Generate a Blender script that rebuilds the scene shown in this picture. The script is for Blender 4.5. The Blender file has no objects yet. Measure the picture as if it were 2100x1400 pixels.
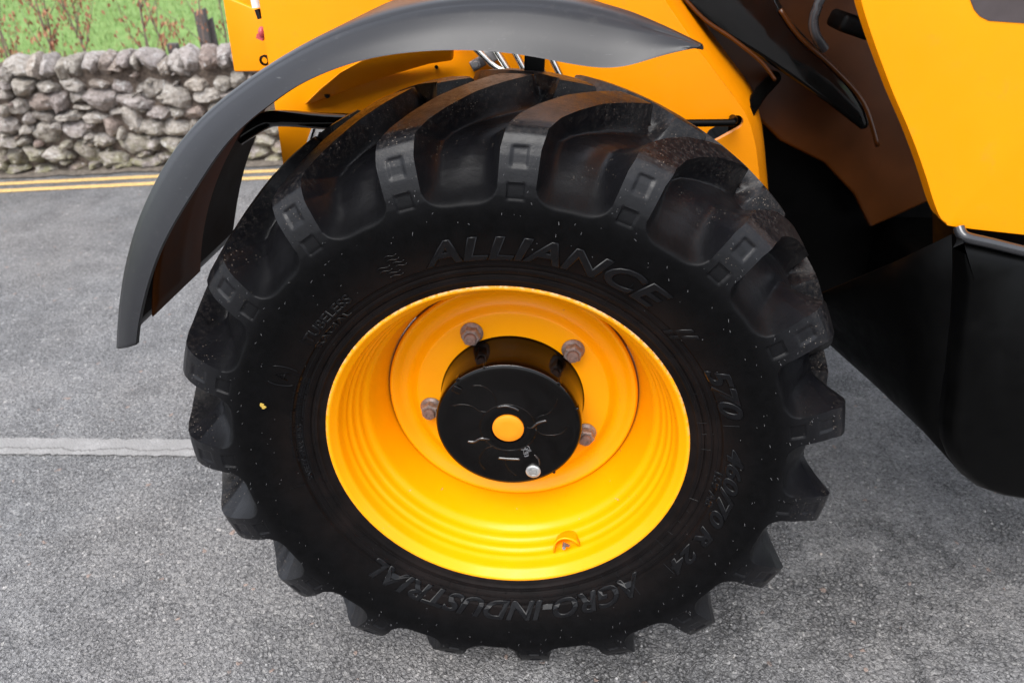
import bpy, bmesh, math, random
from math import sin, cos, pi, radians, hypot, atan2, sqrt
from mathutils import Vector, Matrix, noise
from mathutils.geometry import tessellate_polygon
random.seed(7)
S = bpy.context.scene
COL = S.collection

# ---------------------------------------------------------------- camera
CF, CTH, CPS, CRO = 1561.2, .518, -.0827, -.0106      # focal length in px of a 2100 px wide frame, pitch, yaw, roll
CC = Vector((.1057, -1.0985, .8556))
_ct, _st, _cp, _sp = cos(CTH), sin(CTH), cos(CPS), sin(CPS)
FW = Vector((_sp*_ct, _cp*_ct, -_st)); _rt = Vector((_cp, -_sp, 0)); _up = _rt.cross(FW)
RT = _rt*cos(CRO)+_up*sin(CRO); UP = -_rt*sin(CRO)+_up*cos(CRO)
cam_d = bpy.data.cameras.new('camera'); cam = bpy.data.objects.new('camera', cam_d); COL.objects.link(cam)
cam.matrix_world = Matrix(((RT.x, UP.x, -FW.x, CC.x), (RT.y, UP.y, -FW.y, CC.y), (RT.z, UP.z, -FW.z, CC.z), (0, 0, 0, 1)))
cam_d.sensor_width = 36; cam_d.lens = CF/2100*36; cam_d.clip_start = .05; cam_d.clip_end = 2000
cam_d.dof.use_dof = True; cam_d.dof.focus_distance = 1.25; cam_d.dof.aperture_fstop = 5
S.camera = cam

# ---------------------------------------------------------------- world, sun, exposure (bright overcast day)
SUN_EL, SUN_AZ = radians(54), radians(-166)   # azimuth measured clockwise from +y
W = bpy.data.worlds.new('World'); S.world = W; W.use_nodes = True
nt = W.node_tree; nt.nodes.clear()
sky = nt.nodes.new('ShaderNodeTexSky'); sky.sky_type = 'NISHITA'; sky.sun_disc = False
sky.sun_elevation = SUN_EL; sky.sun_rotation = SUN_AZ; sky.dust_density = 4; sky.air_density = 1.0
hs = nt.nodes.new('ShaderNodeHueSaturation'); hs.inputs['Saturation'].default_value = .28
mx = nt.nodes.new('ShaderNodeMix'); mx.data_type = 'RGBA'; mx.inputs[0].default_value = .55
mx.inputs[7].default_value = (7.1, 7.6, 8.7, 1)
bg = nt.nodes.new('ShaderNodeBackground'); bg.inputs[1].default_value = .12
wo = nt.nodes.new('ShaderNodeOutputWorld')
nt.links.new(sky.outputs[0], hs.inputs['Color']); nt.links.new(hs.outputs[0], mx.inputs[6])
nt.links.new(mx.outputs[2], bg.inputs[0]); nt.links.new(bg.outputs[0], wo.inputs[0])
sd = bpy.data.lights.new('sun', 'SUN'); sd.energy = 1.5; sd.angle = radians(40); sd.color = (1, .97, .93)
sun = bpy.data.objects.new('sun', sd); COL.objects.link(sun)
dv = Vector((sin(SUN_AZ)*cos(SUN_EL), cos(SUN_AZ)*cos(SUN_EL), sin(SUN_EL)))
sun.rotation_euler = dv.to_track_quat('Z', 'Y').to_euler()
S.view_settings.view_transform = 'Standard'; S.view_settings.look = 'None'
S.view_settings.exposure = 1.2; S.view_settings.gamma = 1; S.view_settings.use_curve_mapping = False
S.render.engine = 'CYCLES'
S.cycles.max_bounces = 10; S.cycles.diffuse_bounces = 6

# ---------------------------------------------------------------- helpers
def at(px, py, y):
    """where the sight line of a photo pixel meets the upright plane at depth y"""
    d = FW+RT*((px-1050)/CF)+UP*((700-py)/CF)
    return CC+d*((y-CC.y)/d.y)
def tag(o, label=None, cat=None, group=None, kind=None):
    if label: o['label'] = label
    if cat: o['category'] = cat
    if group: o['group'] = group
    if kind: o['kind'] = kind
    return o
def link(name, me, mat=None, parent=None):
    o = bpy.data.objects.new(name, me); COL.objects.link(o)
    if mat is not None and me is not None:
        me.materials.clear()
        for m in (mat if isinstance(mat, (list, tuple)) else [mat]): me.materials.append(m)
    if parent: o.parent = parent
    return o
def empty(name, loc=(0, 0, 0), parent=None):
    o = bpy.data.objects.new(name, None); COL.objects.link(o); o.location = loc; o.empty_display_size = .1
    if parent: o.parent = parent
    return o
def build(name, bm, mat, parent=None, smooth=None, bevel=None, recalc=True):
    if recalc: bmesh.ops.recalc_face_normals(bm, faces=bm.faces)
    me = bpy.data.meshes.new(name); bm.to_mesh(me); bm.free()
    if smooth is not None:
        me.polygons.foreach_set('use_smooth', [True]*len(me.polygons))
        if smooth < 180: me.set_sharp_from_angle(angle=radians(smooth))
    o = link(name, me, mat, parent)
    if bevel:
        b = o.modifiers.new('bevel', 'BEVEL'); b.width = bevel; b.segments = 3; b.limit_method = 'ANGLE'; b.angle_limit = radians(40)
        if smooth is None: me.polygons.foreach_set('use_smooth', [True]*len(me.polygons))
        b.harden_normals = False
    return o
def lathe(bm, prof, n, c=(0, 0, 0), a0=0., a1=2*pi, closed=True, axis='y'):
    """revolve (r, y) points about the axle direction"""
    rows = []
    m = n if closed else n+1
    for r, y in prof:
        row = []
        for i in range(m):
            a = a0+(a1-a0)*i/n
            row.append(bm.verts.new((c[0]+r*cos(a), c[1]+y, c[2]+r*sin(a))) if axis == 'y' else bm.verts.new((c[0]+r*cos(a), c[1]+r*sin(a), c[2]+y)))
        rows.append(row)
    for A, B in zip(rows, rows[1:]):
        for i in range(n):
            j = (i+1) % m
            bm.faces.new((A[i], A[j], B[j], B[i]))
    return rows
def tube(bm, pts, r, n=10, cap=True):
    pts = [Vector(p) for p in pts]; rows = []
    rr = r if isinstance(r, (list, tuple)) else [r]*len(pts)
    ref = Vector((.31, .17, .93))
    for i, p in enumerate(pts):
        t = (pts[min(i+1, len(pts)-1)]-pts[max(i-1, 0)]).normalized()
        a = t.cross(ref)
        if a.length < .2: a = t.cross(Vector((1, 0, 0)))
        a.normalize(); b = t.cross(a)
        rows.append([bm.verts.new(p+(a*cos(2*pi*k/n)+b*sin(2*pi*k/n))*rr[i]) for k in range(n)])
    for A, B in zip(rows, rows[1:]):
        for k in range(n): bm.faces.new((A[k], A[(k+1) % n], B[(k+1) % n], B[k]))
    if cap:
        bm.faces.new(rows[0][::-1]); bm.faces.new(rows[-1])
def spline(pts, k=6):
    pts = [Vector(p) for p in pts]; out = []
    for i in range(len(pts)-1):
        p0 = pts[max(i-1, 0)]; p1 = pts[i]; p2 = pts[i+1]; p3 = pts[min(i+2, len(pts)-1)]
        for j in range(k):
            t = j/k
            out.append(.5*((2*p1)+(p2-p0)*t+(2*p0-5*p1+4*p2-p3)*t*t+(3*p1-p0-3*p2+p3)*t**3))
    out.append(pts[-1]); return out
def slab(bm, outer, depth, holes=()):
    """closed plate from 3D outline points, extruded by the vector depth"""
    loops = [[Vector(p) for p in outer]]+[[Vector(p) for p in h] for h in holes]
    tris = tessellate_polygon(loops)
    flat = [p for l in loops for p in l]; D = Vector(depth)
    f = [bm.verts.new(p) for p in flat]; b = [bm.verts.new(p+D) for p in flat]
    if len(loops) == 1:
        bm.faces.new(f); bm.faces.new(b[::-1])
    else:
        for t in tris:
            bm.faces.new([f[i] for i in t]); bm.faces.new([b[i] for i in reversed(t)])
    k = 0
    for l in loops:
        n = len(l)
        for i in range(n):
            a, c = k+i, k+(i+1) % n
            bm.faces.new((f[a], b[a], b[c], f[c]))
        k += n
def boxm(bm, c, s, rot=None):
    r = bmesh.ops.create_cube(bm, size=1)
    M = Matrix.Translation(c) @ (rot.to_4x4() if rot else Matrix()) @ Matrix.Diagonal((s[0], s[1], s[2], 1))
    bmesh.ops.transform(bm, matrix=M, verts=r['verts'])
def interp(tab, x):
    if x <= tab[0][0]: return tab[0][1]
    for (a, b), (c, d) in zip(tab, tab[1:]):
        if x <= c: return b+(d-b)*(x-a)/(c-a)
    return tab[-1][1]

# ---------------------------------------------------------------- materials
class NB:
    def __init__(s, name):
        s.m = bpy.data.materials.new(name); s.m.use_nodes = True; s.t = s.m.node_tree
        s.b = s.t.nodes['Principled BSDF']; s.tc = s.n('ShaderNodeTexCoord')
    def n(s, typ, **kw):
        x = s.t.nodes.new(typ)
        for k, v in kw.items(): setattr(x, k, v)
        return x
    def l(s, a, b): s.t.links.new(a, b)
    def noise(s, scale, detail=6, rough=.55, dist=0, vec=None):
        x = s.n('ShaderNodeTexNoise'); x.inputs['Scale'].default_value = scale; x.inputs['Detail'].default_value = detail
        x.inputs['Roughness'].default_value = rough; x.inputs['Distortion'].default_value = dist
        s.l(vec or s.tc.outputs['Object'], x.inputs['Vector']); return x.outputs['Fac']
    def vor(s, scale, feature='F1', out='Distance', vec=None, rand=1.):
        x = s.n('ShaderNodeTexVoronoi', feature=feature); x.inputs['Scale'].default_value = scale
        x.inputs['Randomness'].default_value = rand
        s.l(vec or s.tc.outputs['Object'], x.inputs['Vector']); return x.outputs[out]
    def ramp(s, fac, stops, interp='LINEAR'):
        x = s.n('ShaderNodeValToRGB'); e = x.color_ramp; e.interpolation = interp
        while len(e.elements) < len(stops): e.elements.new(.5)
        for el, (p, c) in zip(e.elements, stops):
            el.position = p; el.color = (c, c, c, 1) if not isinstance(c, (tuple, list)) else (*c, 1)
        s.l(fac, x.inputs[0]); return x.outputs[0]
    def mix(s, f, a, b, mode='MIX'):
        x = s.n('ShaderNodeMix', data_type='RGBA', blend_type=mode)
        for v, i in ((f, 0), (a, 6), (b, 7)):
            if hasattr(v, 'is_linked'): s.l(v, x.inputs[i])
            elif isinstance(v, (tuple, list)): x.inputs[i].default_value = (*v, 1)
            else: x.inputs[i].default_value = v if i == 0 else (v, v, v, 1)
        return x.outputs[2]
    def math(s, op, a, b=0., c=None):
        x = s.n('ShaderNodeMath', operation=op)
        for i, v in enumerate((a, b) if c is None else (a, b, c)):
            if hasattr(v, 'is_linked'): s.l(v, x.inputs[i])
            else: x.inputs[i].default_value = v
        return x.outputs[0]
    def bump(s, h, strength=.3, dist=.01, prev=None):
        x = s.n('ShaderNodeBump'); x.inputs['Strength'].default_value = strength; x.inputs['Distance'].default_value = dist
        s.l(h, x.inputs['Height'])
        if prev: s.l(prev, x.inputs['Normal'])
        return x.outputs[0]
    def scaled(s, sc):
        x = s.n('ShaderNodeMapping'); x.inputs['Scale'].default_value = sc; s.l(s.tc.outputs['Object'], x.inputs[0]); return x.outputs[0]
    def out(s, col=None, rough=None, metal=0., normal=None, coat=0., spec=.5, coat_rough=.05):
        for v, i in ((col, 'Base Color'), (rough, 'Roughness'), (metal, 'Metallic')):
            if v is None: continue
            if hasattr(v, 'is_linked'): s.l(v, s.b.inputs[i])
            elif isinstance(v, tuple): s.b.inputs[i].default_value = (*v, 1)
            else: s.b.inputs[i].default_value = v
        if normal: s.l(normal, s.b.inputs['Normal'])
        s.b.inputs['Coat Weight'].default_value = coat; s.b.inputs['Coat Roughness'].default_value = coat_rough
        s.b.inputs['Specular IOR Level'].default_value = spec
        return s.m
def simple(name, col, rough, metal=0., coat=0., nz=40., amt=.12, bmp=.0, spec=.5):
    b = NB(name); f = b.noise(nz, 5)
    c = b.mix(b.ramp(f, [(.3, 0), (.7, 1)]), tuple(v*(1-amt) for v in col), tuple(min(v*(1+amt), 1) for v in col))
    r = b.ramp(f, [(.3, max(rough-.06, .02)), (.7, min(rough+.08, 1))])
    return b.out(c, r, metal, b.bump(f, .4, bmp) if bmp else None, coat, spec)

def mat_yellow(name='yellow_paint'):
    b = NB(name)
    big = b.noise(3.2, 4); fine = b.noise(900, 2); grime = b.noise(26, 8, .7)
    c = b.mix(b.ramp(big, [(.35, 0), (.65, 1)]), (.80, .262, .0004), (.84, .285, .0006))
    c = b.mix(b.ramp(grime, [(.60, 0), (.80, .28)]), c, (.34, .16, .04))
    return b.out(c, b.ramp(grime, [(.3, .3), (.75, .48)]), 0, b.bump(fine, .05, .0006, b.bump(big, .10, .004)), .05, .20, .12)
YEL = mat_yellow()
def mat_rim():
    b = NB('rim_yellow_paint')
    big = b.noise(5, 4); fine = b.noise(700, 2); g = b.noise(30, 8, .7)
    sepx = b.n('ShaderNodeSeparateXYZ'); b.l(b.tc.outputs['Object'], sepx.inputs[0])
    r = b.math('SQRT', b.math('ADD', b.math('POWER', sepx.outputs[0], 2.), b.math('POWER', sepx.outputs[2], 2.)))
    c = b.mix(b.ramp(big, [(.35, 0), (.65, 1)]), (.86, .315, .0003), (.90, .345, .0004))
    edge = b.ramp(r, [(.3279, 0), (.3287, 1)])                 # paint chipped off along the outermost lip
    chip = b.ramp(b.noise(55, 8, .75), [(.40, 0), (.45, 1)])
    m1 = b.math('MULTIPLY', b.math('MULTIPLY', edge, chip), b.ramp(b.math('ADD', sepx.outputs[2], b.math('MULTIPLY', b.noise(7), .25)), [(.12, .25), (.30, 1)]))
    sc = b.ramp(b.noise(48, 3, .5, 0, b.scaled((1, 1, 5))), [(.755, 0), (.765, 1)])
    m = b.math('MAXIMUM', m1, sc)
    c = b.mix(m, c, b.mix(b.ramp(b.noise(150), [(.45, 0), (.55, 1)]), (.06, .035, .03), (.42, .40, .40)))
    rgh = b.mix(m, b.ramp(g, [(.3, .26), (.75, .42)]), .5)
    return b.out(c, rgh, 0, b.bump(fine, .05, .0005, b.bump(b.noise(14, 3), .12, .003)), .06, .20, .1)
RIMM = mat_rim()
def mat_rubber():
    b = NB('tyre_rubber')
    sx = b.n('ShaderNodeSeparateXYZ'); b.l(b.tc.outputs['Object'], sx.inputs[0])
    r = b.math('SQRT', b.math('ADD', b.math('POWER', sx.outputs[0], 2.), b.math('POWER', sx.outputs[2], 2.)))
    tread = b.ramp(r, [(.47, 0), (.55, 1)])
    big = b.noise(9, 6, .6); mid = b.noise(45, 8, .7); fine = b.noise(420, 5, .7)
    c = b.mix(b.ramp(mid, [(.35, 0), (.7, 1)]), (.0012, .0012, .0013), (.0028, .0027, .003))
    c = b.mix(b.math('MULTIPLY', tread, b.ramp(b.noise(60, 6, .65), [(.3, .45), (.7, .9)])), c, (.0056, .0056, .0072))
    # dust rubbed into the tread and pale specks caught on it
    dust = b.math('MULTIPLY', b.math('MULTIPLY', b.ramp(r, [(.555, 0), (.60, 1)]), b.ramp(b.noise(110, 6, .7), [(.46, 0), (.64, 1)])), b.ramp(fine, [(.42, 0), (.66, 1)]))
    c = b.mix(b.math('MULTIPLY', dust, .55), c, (.105, .085, .072))
    v = b.vor(330); cellc = b.vor(330, out='Color')
    sp = b.n('ShaderNodeSeparateColor'); b.l(cellc, sp.inputs[0])
    speck = b.math('MULTIPLY', b.math('LESS_THAN', v, .30), b.math('GREATER_THAN', sp.outputs[0], .90))
    speck = b.math('MULTIPLY', speck, b.math('MULTIPLY', b.ramp(r, [(.50, 0), (.57, 1)]), b.ramp(b.noise(17, 4), [(.50, 0), (.60, 1)])))
    c = b.mix(b.math('MULTIPLY', speck, .5), c, (.30, .25, .20))
    brown = b.math('MULTIPLY', b.ramp(r, [(.36, 1), (.44, 0)]), b.ramp(big, [(.4, .2), (.65, .8)]))
    c = b.mix(b.math('MULTIPLY', brown, .5), c, (.020, .013, .011))
    rg = b.mix(tread, .55, b.ramp(b.noise(28, 6, .65), [(.3, .27), (.7, .42)]))
    rg = b.mix(dust, rg, .8)
    b.b.inputs['Specular IOR Level'].default_value = .5; spl = b.mix(tread, .07, .29); spl_link = (spl, b.b.inputs['Specular IOR Level'])
    m_ = b.out(c, rg, 0, b.bump(fine, .16, .0007, b.bump(mid, .3, .003)), 0, .5); b.l(*spl_link); return m_
RUB = mat_rubber()
HAIR = simple('rubber_whisker', (.07, .07, .072), .5)
LET = simple('raised_rubber', (.0024, .0024, .0030), .32, 0, 0, 60, .3, spec=.24)
def mat_fender():
    b = NB('grey_black_plastic'); f = b.noise(1200, 3); big = b.noise(6, 5); scr = b.noise(60, 3, .5, 0, b.scaled((1, 1, 14)))
    c = b.mix(b.ramp(big, [(.35, 0), (.65, 1)]), (.007, .007, .0088), (.010, .010, .0122))
    c = b.mix(b.ramp(scr, [(.70, 0), (.76, .5)]), c, (.12, .12, .12)); c = b.mix(b.ramp(b.noise(35, 8, .75), [(.58, 0), (.8, .35)]), c, (.06, .055, .05))
    return b.out(c, b.ramp(big, [(.3, .36), (.7, .44)]), 0, b.bump(f, .12, .0005), 0, .42)
FEN = mat_fender()
BLK = simple('gloss_black_paint', (.004, .004, .004), .09, 0, .2, 30, .2, spec=.35)
BLKM = simple('matt_black_plastic', (.0015, .0015, .0015), .45, 0, 0, 30, .2, spec=.08)
HUBM = simple('gloss_black_enamel', (.001, .0006, .0005), .09, 0, .06, 22, .3, .0012, spec=.25)
STEEL = simple('zinc_plated_steel', (.56, .56, .54), .22, 1.)
BOLTG = simple('dull_grey_steel', (.30, .30, .31), .45, .7)
PLUG = simple('silver_plug', (.55, .55, .53), .38, .8, 0, 90, .25)
RUST = simple('rusty_steel', (.17, .105, .085), .62, .25, 0, 120, .35, .001)
RUSTG = simple('greyed_nut_steel', (.25, .20, .18), .5, .45, 0, 160, .35, .001)
PINK = simple('red_plastic', (.45, .06, .07), .4)
WHT = simple('white_plastic', (.75, .75, .75), .3)
DGLASS = simple('dark_brown_decal', (.055, .042, .042), .38)
HUBCAPY = simple('orange_yellow_plastic', (.86, .24, .002), .42, 0, 0, 25, .05)
def mat_stone():
    b = NB('rubble_limestone'); oi = b.n('ShaderNodeObjectInfo')
    vm = b.n('ShaderNodeVectorMath', operation='ADD'); b.l(b.tc.outputs['Object'], vm.inputs[0])
    cb = b.n('ShaderNodeCombineXYZ'); b.l(b.math('MULTIPLY', oi.outputs['Random'], 37.), cb.inputs[0]); b.l(cb.outputs[0], vm.inputs[1]); v = vm.outputs[0]
    base = b.ramp(oi.outputs['Random'], [(0, (.32, .275, .26)), (.2, (.44, .40, .38)), (.4, (.35, .32, .28)), (.6, (.50, .46, .42)), (.75, (.38, .345, .30)), (.92, (.31, .235, .21)), (1, (.54, .50, .43))])
    m = b.noise(38, 8, .75, 0, v)
    c = b.mix(b.ramp(m, [(.32, 0), (.62, 1)]), b.mix(1., base, (.33, .30, .27), 'MULTIPLY'), base)
    lich = b.ramp(b.noise(22, 9, .75, .4, v), [(.56, 0), (.64, .75)])
    c = b.mix(lich, c, (.66, .65, .63))
    sx = b.n('ShaderNodeSeparateXYZ'); geo = b.n('ShaderNodeNewGeometry'); b.l(geo.outputs['Position'], sx.inputs[0])
    moss = b.math('MULTIPLY', b.ramp(b.math('ADD', sx.outputs[2], .6), [(.0, 1), (.28, 0)]), b.ramp(b.noise(16, 6, .6, 0, v), [(.42, 0), (.6, .8)]))
    c = b.mix(moss, c, (.20, .19, .085))
    sp = b.math('LESS_THAN', b.vor(120, vec=v), .22)
    c = b.mix(b.math('MULTIPLY', sp, .4), c, (.55, .53, .5))
    return b.out(c, .88, 0, b.bump(b.noise(160, 4, .7, 0, v), .5, .004, b.bump(m, .9, .02)), 0, .25)
STO = mat_stone()
MORT = simple('earthy_mortar', (.105, .082, .066), .95, 0, 0, 60, .5, .02, .2)
def mat_asphalt():
    b = NB('worn_asphalt')
    P = b.tc.outputs['Object']
    # warp coordinates slightly so that the chips are irregular
    nv = b.n('ShaderNodeTexNoise'); nv.inputs['Scale'].default_value = 75; nv.inputs['Detail'].default_value = 4; b.l(P, nv.inputs['Vector'])
    w = b.n('ShaderNodeVectorMath', operation='MULTIPLY_ADD'); b.l(nv.outputs['Color'], w.inputs[0]); w.inputs[1].default_value = (.012,)*3; b.l(P, w.inputs[2]); V = w.outputs[0]
    def chips(scale):
        e = b.vor(scale, 'DISTANCE_TO_EDGE', vec=V); col = b.vor(scale, out='Color', vec=V)
        s = b.n('ShaderNodeSeparateColor'); b.l(col, s.inputs[0]); return e, s.outputs
    e1, c1 = chips(86); e2, c2 = chips(165)
    patch = b.noise(2.6, 6, .6, .3)
    fillm = b.noise(7.5, 7, .7, .2)
    big = b.ramp(b.noise(5, 3), [(.4, 0), (.6, 1)])
    val = b.mix(b.math('GREATER_THAN', c1[2], .5), c1[0], c2[0])
    stone = b.ramp(val, [(0, (.205, .202, .205)), (.3, (.275, .272, .275)), (.7, (.325, .322, .322)), (.9, (.39, .385, .38)), (1, (.48, .47, .46))])
    filled = b.ramp(b.math('ADD', b.math('MULTIPLY', patch, .4), b.math('MULTIPLY', fillm, .6)), [(.43, 0), (.55, 1)])
    sxx = b.n('ShaderNodeSeparateXYZ'); b.l(P, sxx.inputs[0])
    damp = b.ramp(b.math('ADD', sxx.outputs[0], b.math('MULTIPLY', b.noise(2.2, 5, .65), .9)), [(.05, .42), (.75, 1)])   # right of and round the wheel the surface is patchier
    filled = b.math('SUBTRACT', 1., b.math('MULTIPLY', b.math('SUBTRACT', 1., filled), damp))
    brk = b.ramp(b.noise(85, 4, .65), [(.36, 0), (.54, 1)])           # only some joints between chips are open and dark
    opn = b.math('MULTIPLY', brk, b.math('SUBTRACT', 1.0, b.math('MULTIPLY', filled, .60)))
    gap = b.ramp(e1, [(.01, 0), (.16, 1)]); g2 = b.ramp(e2, [(.01, 0), (.13, 1)])
    gg0 = b.math('MULTIPLY', gap, b.math('ADD', b.math('MULTIPLY', g2, .5), .5))
    gg = b.math('SUBTRACT', 1., b.math('MULTIPLY', opn, b.math('SUBTRACT', 1., gg0)))
    stone = b.mix(filled, b.mix(1., stone, .86, 'MULTIPLY'), stone)
    c = b.mix(gg, (.030, .028, .027), stone)
    pit = b.math('MULTIPLY', b.ramp(b.noise(120, 3, .6, .3), [(.375, 1), (.445, 0)]), b.math('SUBTRACT', 1.05, b.math('MULTIPLY', filled, .35)))
    c = b.mix(b.math('MULTIPLY', filled, .30), c, (.30, .293, .288))
    c = b.mix(b.math('MULTIPLY', pit, .75), c, (.050, .048, .047))
    blot = b.ramp(b.noise(120, 4, .7), [(.34, .45), (.50, 0)])
    c = b.mix(blot, c, b.mix(1., c, .45, 'MULTIPLY'))
    grain = b.noise(650, 3, .8)
    c = b.mix(b.ramp(grain, [(.25, .0), (.8, .8)]), b.mix(1., c, .70, 'MULTIPLY'), b.mix(1., c, 1.35, 'MULTIPLY'))
    pale = b.math('MULTIPLY', b.math('GREATER_THAN', c1[1], .992), gap)
    c = b.mix(pale, c, b.mix(b.math('GREATER_THAN', c1[0], .5), (.50, .48, .46), (.36, .27, .23)))
    tint = b.ramp(b.noise(1.1, 4), [(.4, 0), (.62, 1)])
    c = b.mix(b.math('MULTIPLY', tint, .35), c, b.mix(1., c, (1.12, 1.03, .95), 'MULTIPLY'))
    sx = b.n('ShaderNodeSeparateXYZ'); b.l(P, sx.inputs[0])
    h = b.math('ADD', b.math('MULTIPLY', gg0, b.mix(filled, 1., .4)), b.math('MULTIPLY', c1[0], .7))
    h = b.math('ADD', h, b.math('MULTIPLY', grain, .25)); h = b.math('SUBTRACT', h, b.math('MULTIPLY', pit, .8))
    rg = b.mix(gg, .75, b.ramp(c1[2], [(0, .42), (1, .68)]))
    return b.out(c, rg, 0, b.bump(h, 1., .009), 0, .5)
ASP = mat_asphalt()
def mat_paintline(name, col, wear):
    b = NB(name)
    e = b.vor(95, 'DISTANCE_TO_EDGE'); n1 = b.noise(14, 8, .75); n2 = b.noise(330, 4)
    m = b.math('MULTIPLY', b.ramp(n1, [(wear, 0), (wear+.10, 1)]), b.ramp(e, [(.03, 0), (.10, 1)]))
    c = b.mix(b.ramp(n2, [(.3, 0), (.7, 1)]), tuple(v*.8 for v in col), col)
    if 'white' in name:                                # a long jagged crack wanders along the middle
        sx = b.n('ShaderNodeSeparateXYZ'); b.l(b.tc.outputs['Object'], sx.inputs[0])
        ctr = b.math('ADD', b.math('MULTIPLY_ADD', sx.outputs[0], .048, .7637-.062), b.math('MULTIPLY', b.noise(9, 7, .72, 0, b.scaled((1, 0, 0))), .10))
        dd = b.math('ABSOLUTE', b.math('SUBTRACT', sx.outputs[1], ctr))
        m = b.math('MULTIPLY', m, b.ramp(dd, [(.0015, 0), (.0032, 1)]))
    c = b.mix(m, (.215, .207, .20) if 'white' in name else (.12, .115, .105), c)
    if 'white' in name: c = b.mix(b.ramp(dd, [(.0015, .85), (.004, 0)]), c, (.06, .055, .05))
    return b.out(c, .7, 0, b.bump(n2, .4, .003, b.bump(e, .5, .006)), 0, .4)
YLN = mat_paintline('worn_yellow_road_paint', (.90, .57, .19), .22)
WLN = mat_paintline('worn_white_road_paint', (.30, .29, .282), .47)
def mat_field():
    b = NB('meadow_turf'); c = b.mix(b.ramp(b.noise(2.2, 8, .7), [(.35, 0), (.65, 1)]), (.13, .225, .055), (.19, .29, .09))
    return b.out(c, .9, 0, b.bump(b.noise(40, 5), .6, .05), 0, .2)
FLD = mat_field()
def mat_leaf(name, a, c2, rough=.6):
    b = NB(name); oi = b.n('ShaderNodeNewGeometry'); c = b.mix(oi.outputs['Random Per Island'], a, c2); return b.out(c, rough, 0, None, 0, .3)
GRS = mat_leaf('grass_blades', (.15, .235, .07), (.24, .325, .12))
DRY = mat_leaf('dry_brown_leaves', (.24, .085, .045), (.42, .21, .12))
BARK = simple('thin_brown_bark', (.17, .115, .095), .8, 0, 0, 80, .3)
POST = simple('weathered_dark_wood', (.085, .073, .07), .9, 0, 0, 60, .35, .01)
SOIL = simple('verge_soil_and_grit', (.135, .115, .095), .95, 0, 0, 45, .55, .02, .2)

# ---------------------------------------------------------------- ground, road, markings
GZ = -.600
T = Vector((.977, .213, 0)).normalized(); N = Vector((-T.y, T.x, 0))      # along and across the road edge
P0 = Vector((-3.552, 3.406, 0))                                            # foot of the stone wall
def sheet(name, a0, a1, b0, b1, z, mat, nu=1, nv=1, jit=0., label=None, kind='structure', parent=None, wob=0.):
    bm = bmesh.new(); g = []
    for i in range(nu+1):
        row = []
        for j in range(nv+1):
            u = a0+(a1-a0)*i/nu; v = b0+(b1-b0)*j/nv
            if jit and j in (0, nv): v += jit*noise.noise(Vector((u*9, v*3, 1.7)))+jit*.6*noise.noise(Vector((u*40, v*3, 4.7)))
            v += wob*noise.noise(Vector((u*.8, 0, 3)))
            p = P0+T*u+N*v; row.append(bm.verts.new((p.x, p.y, z)))
        g.append(row)
    for i in range(nu):
        for j in range(nv): bm.faces.new((g[i][j], g[i+1][j], g[i+1][j+1], g[i][j+1]))
    o = build(name, bm, mat, parent)
    if kind: o['kind'] = kind
    if label: o['label'] = label
    return o
sheet('ground', -300, 300, -300, 300, GZ-.03, FLD, label='open ground far beyond the road and field')
sheet('field', -60, 60, .45, 120, GZ+.004, FLD, label='bright green grass field behind the stone wall')
sheet('road', -60, 60, -40, -.02, GZ, ASP, label='worn grey asphalt road and yard surface')
sheet('verge', -14, 16, -.125, .2, GZ+.008, SOIL, 300, 2, .03, label='strip of brown grit at the foot of the wall')
# double yellow lines and a worn white bay line
def vof(px, py):   # across-road coordinate of a photo point on the ground
    d = FW+RT*((px-1050)/CF)+UP*((700-py)/CF); q = CC+d*((GZ-CC.z)/d.z); return (q-P0).dot(N), (q-P0).dot(T)
o = sheet('yellow_line', -14, 16, -.262, -.200, GZ+.004, YLN, 700, 1, .004, label='yellow road line nearer the stone wall')
o = sheet('yellow_line', -14, 16, -.407, -.345, GZ+.004, YLN, 700, 1, .004, label='yellow road line farther from the stone wall')
# white line in its own direction
bm = bmesh.new(); A0 = Vector((-1.661, .684, 0)); dW = Vector((1., .048, 0)).normalized(); nW = Vector((-dW.y, dW.x, 0)); pr = None
for i in range(420):
    u = -3.2+i*.012
    if u > 1.7: break
    w0 = -.040+.007*noise.noise(Vector((u*30, 0, 0)))+.006*noise.noise(Vector((u*90, 5, 0))); w1 = .042+.007*noise.noise(Vector((u*30, 9, 0)))+.005*noise.noise(Vector((u*95, 3, 0)))
    a = A0+dW*u+nW*w0; c = A0+dW*u+nW*w1
    q = (bm.verts.new((a.x, a.y, GZ+.004)), bm.verts.new((c.x, c.y, GZ+.004)))
    if pr: bm.faces.new((pr[0], q[0], q[1], pr[1]))
    pr = q
tag(build('white_line', bm, WLN), 'cracked pale white line across the asphalt left of the wheel', kind='structure')

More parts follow.
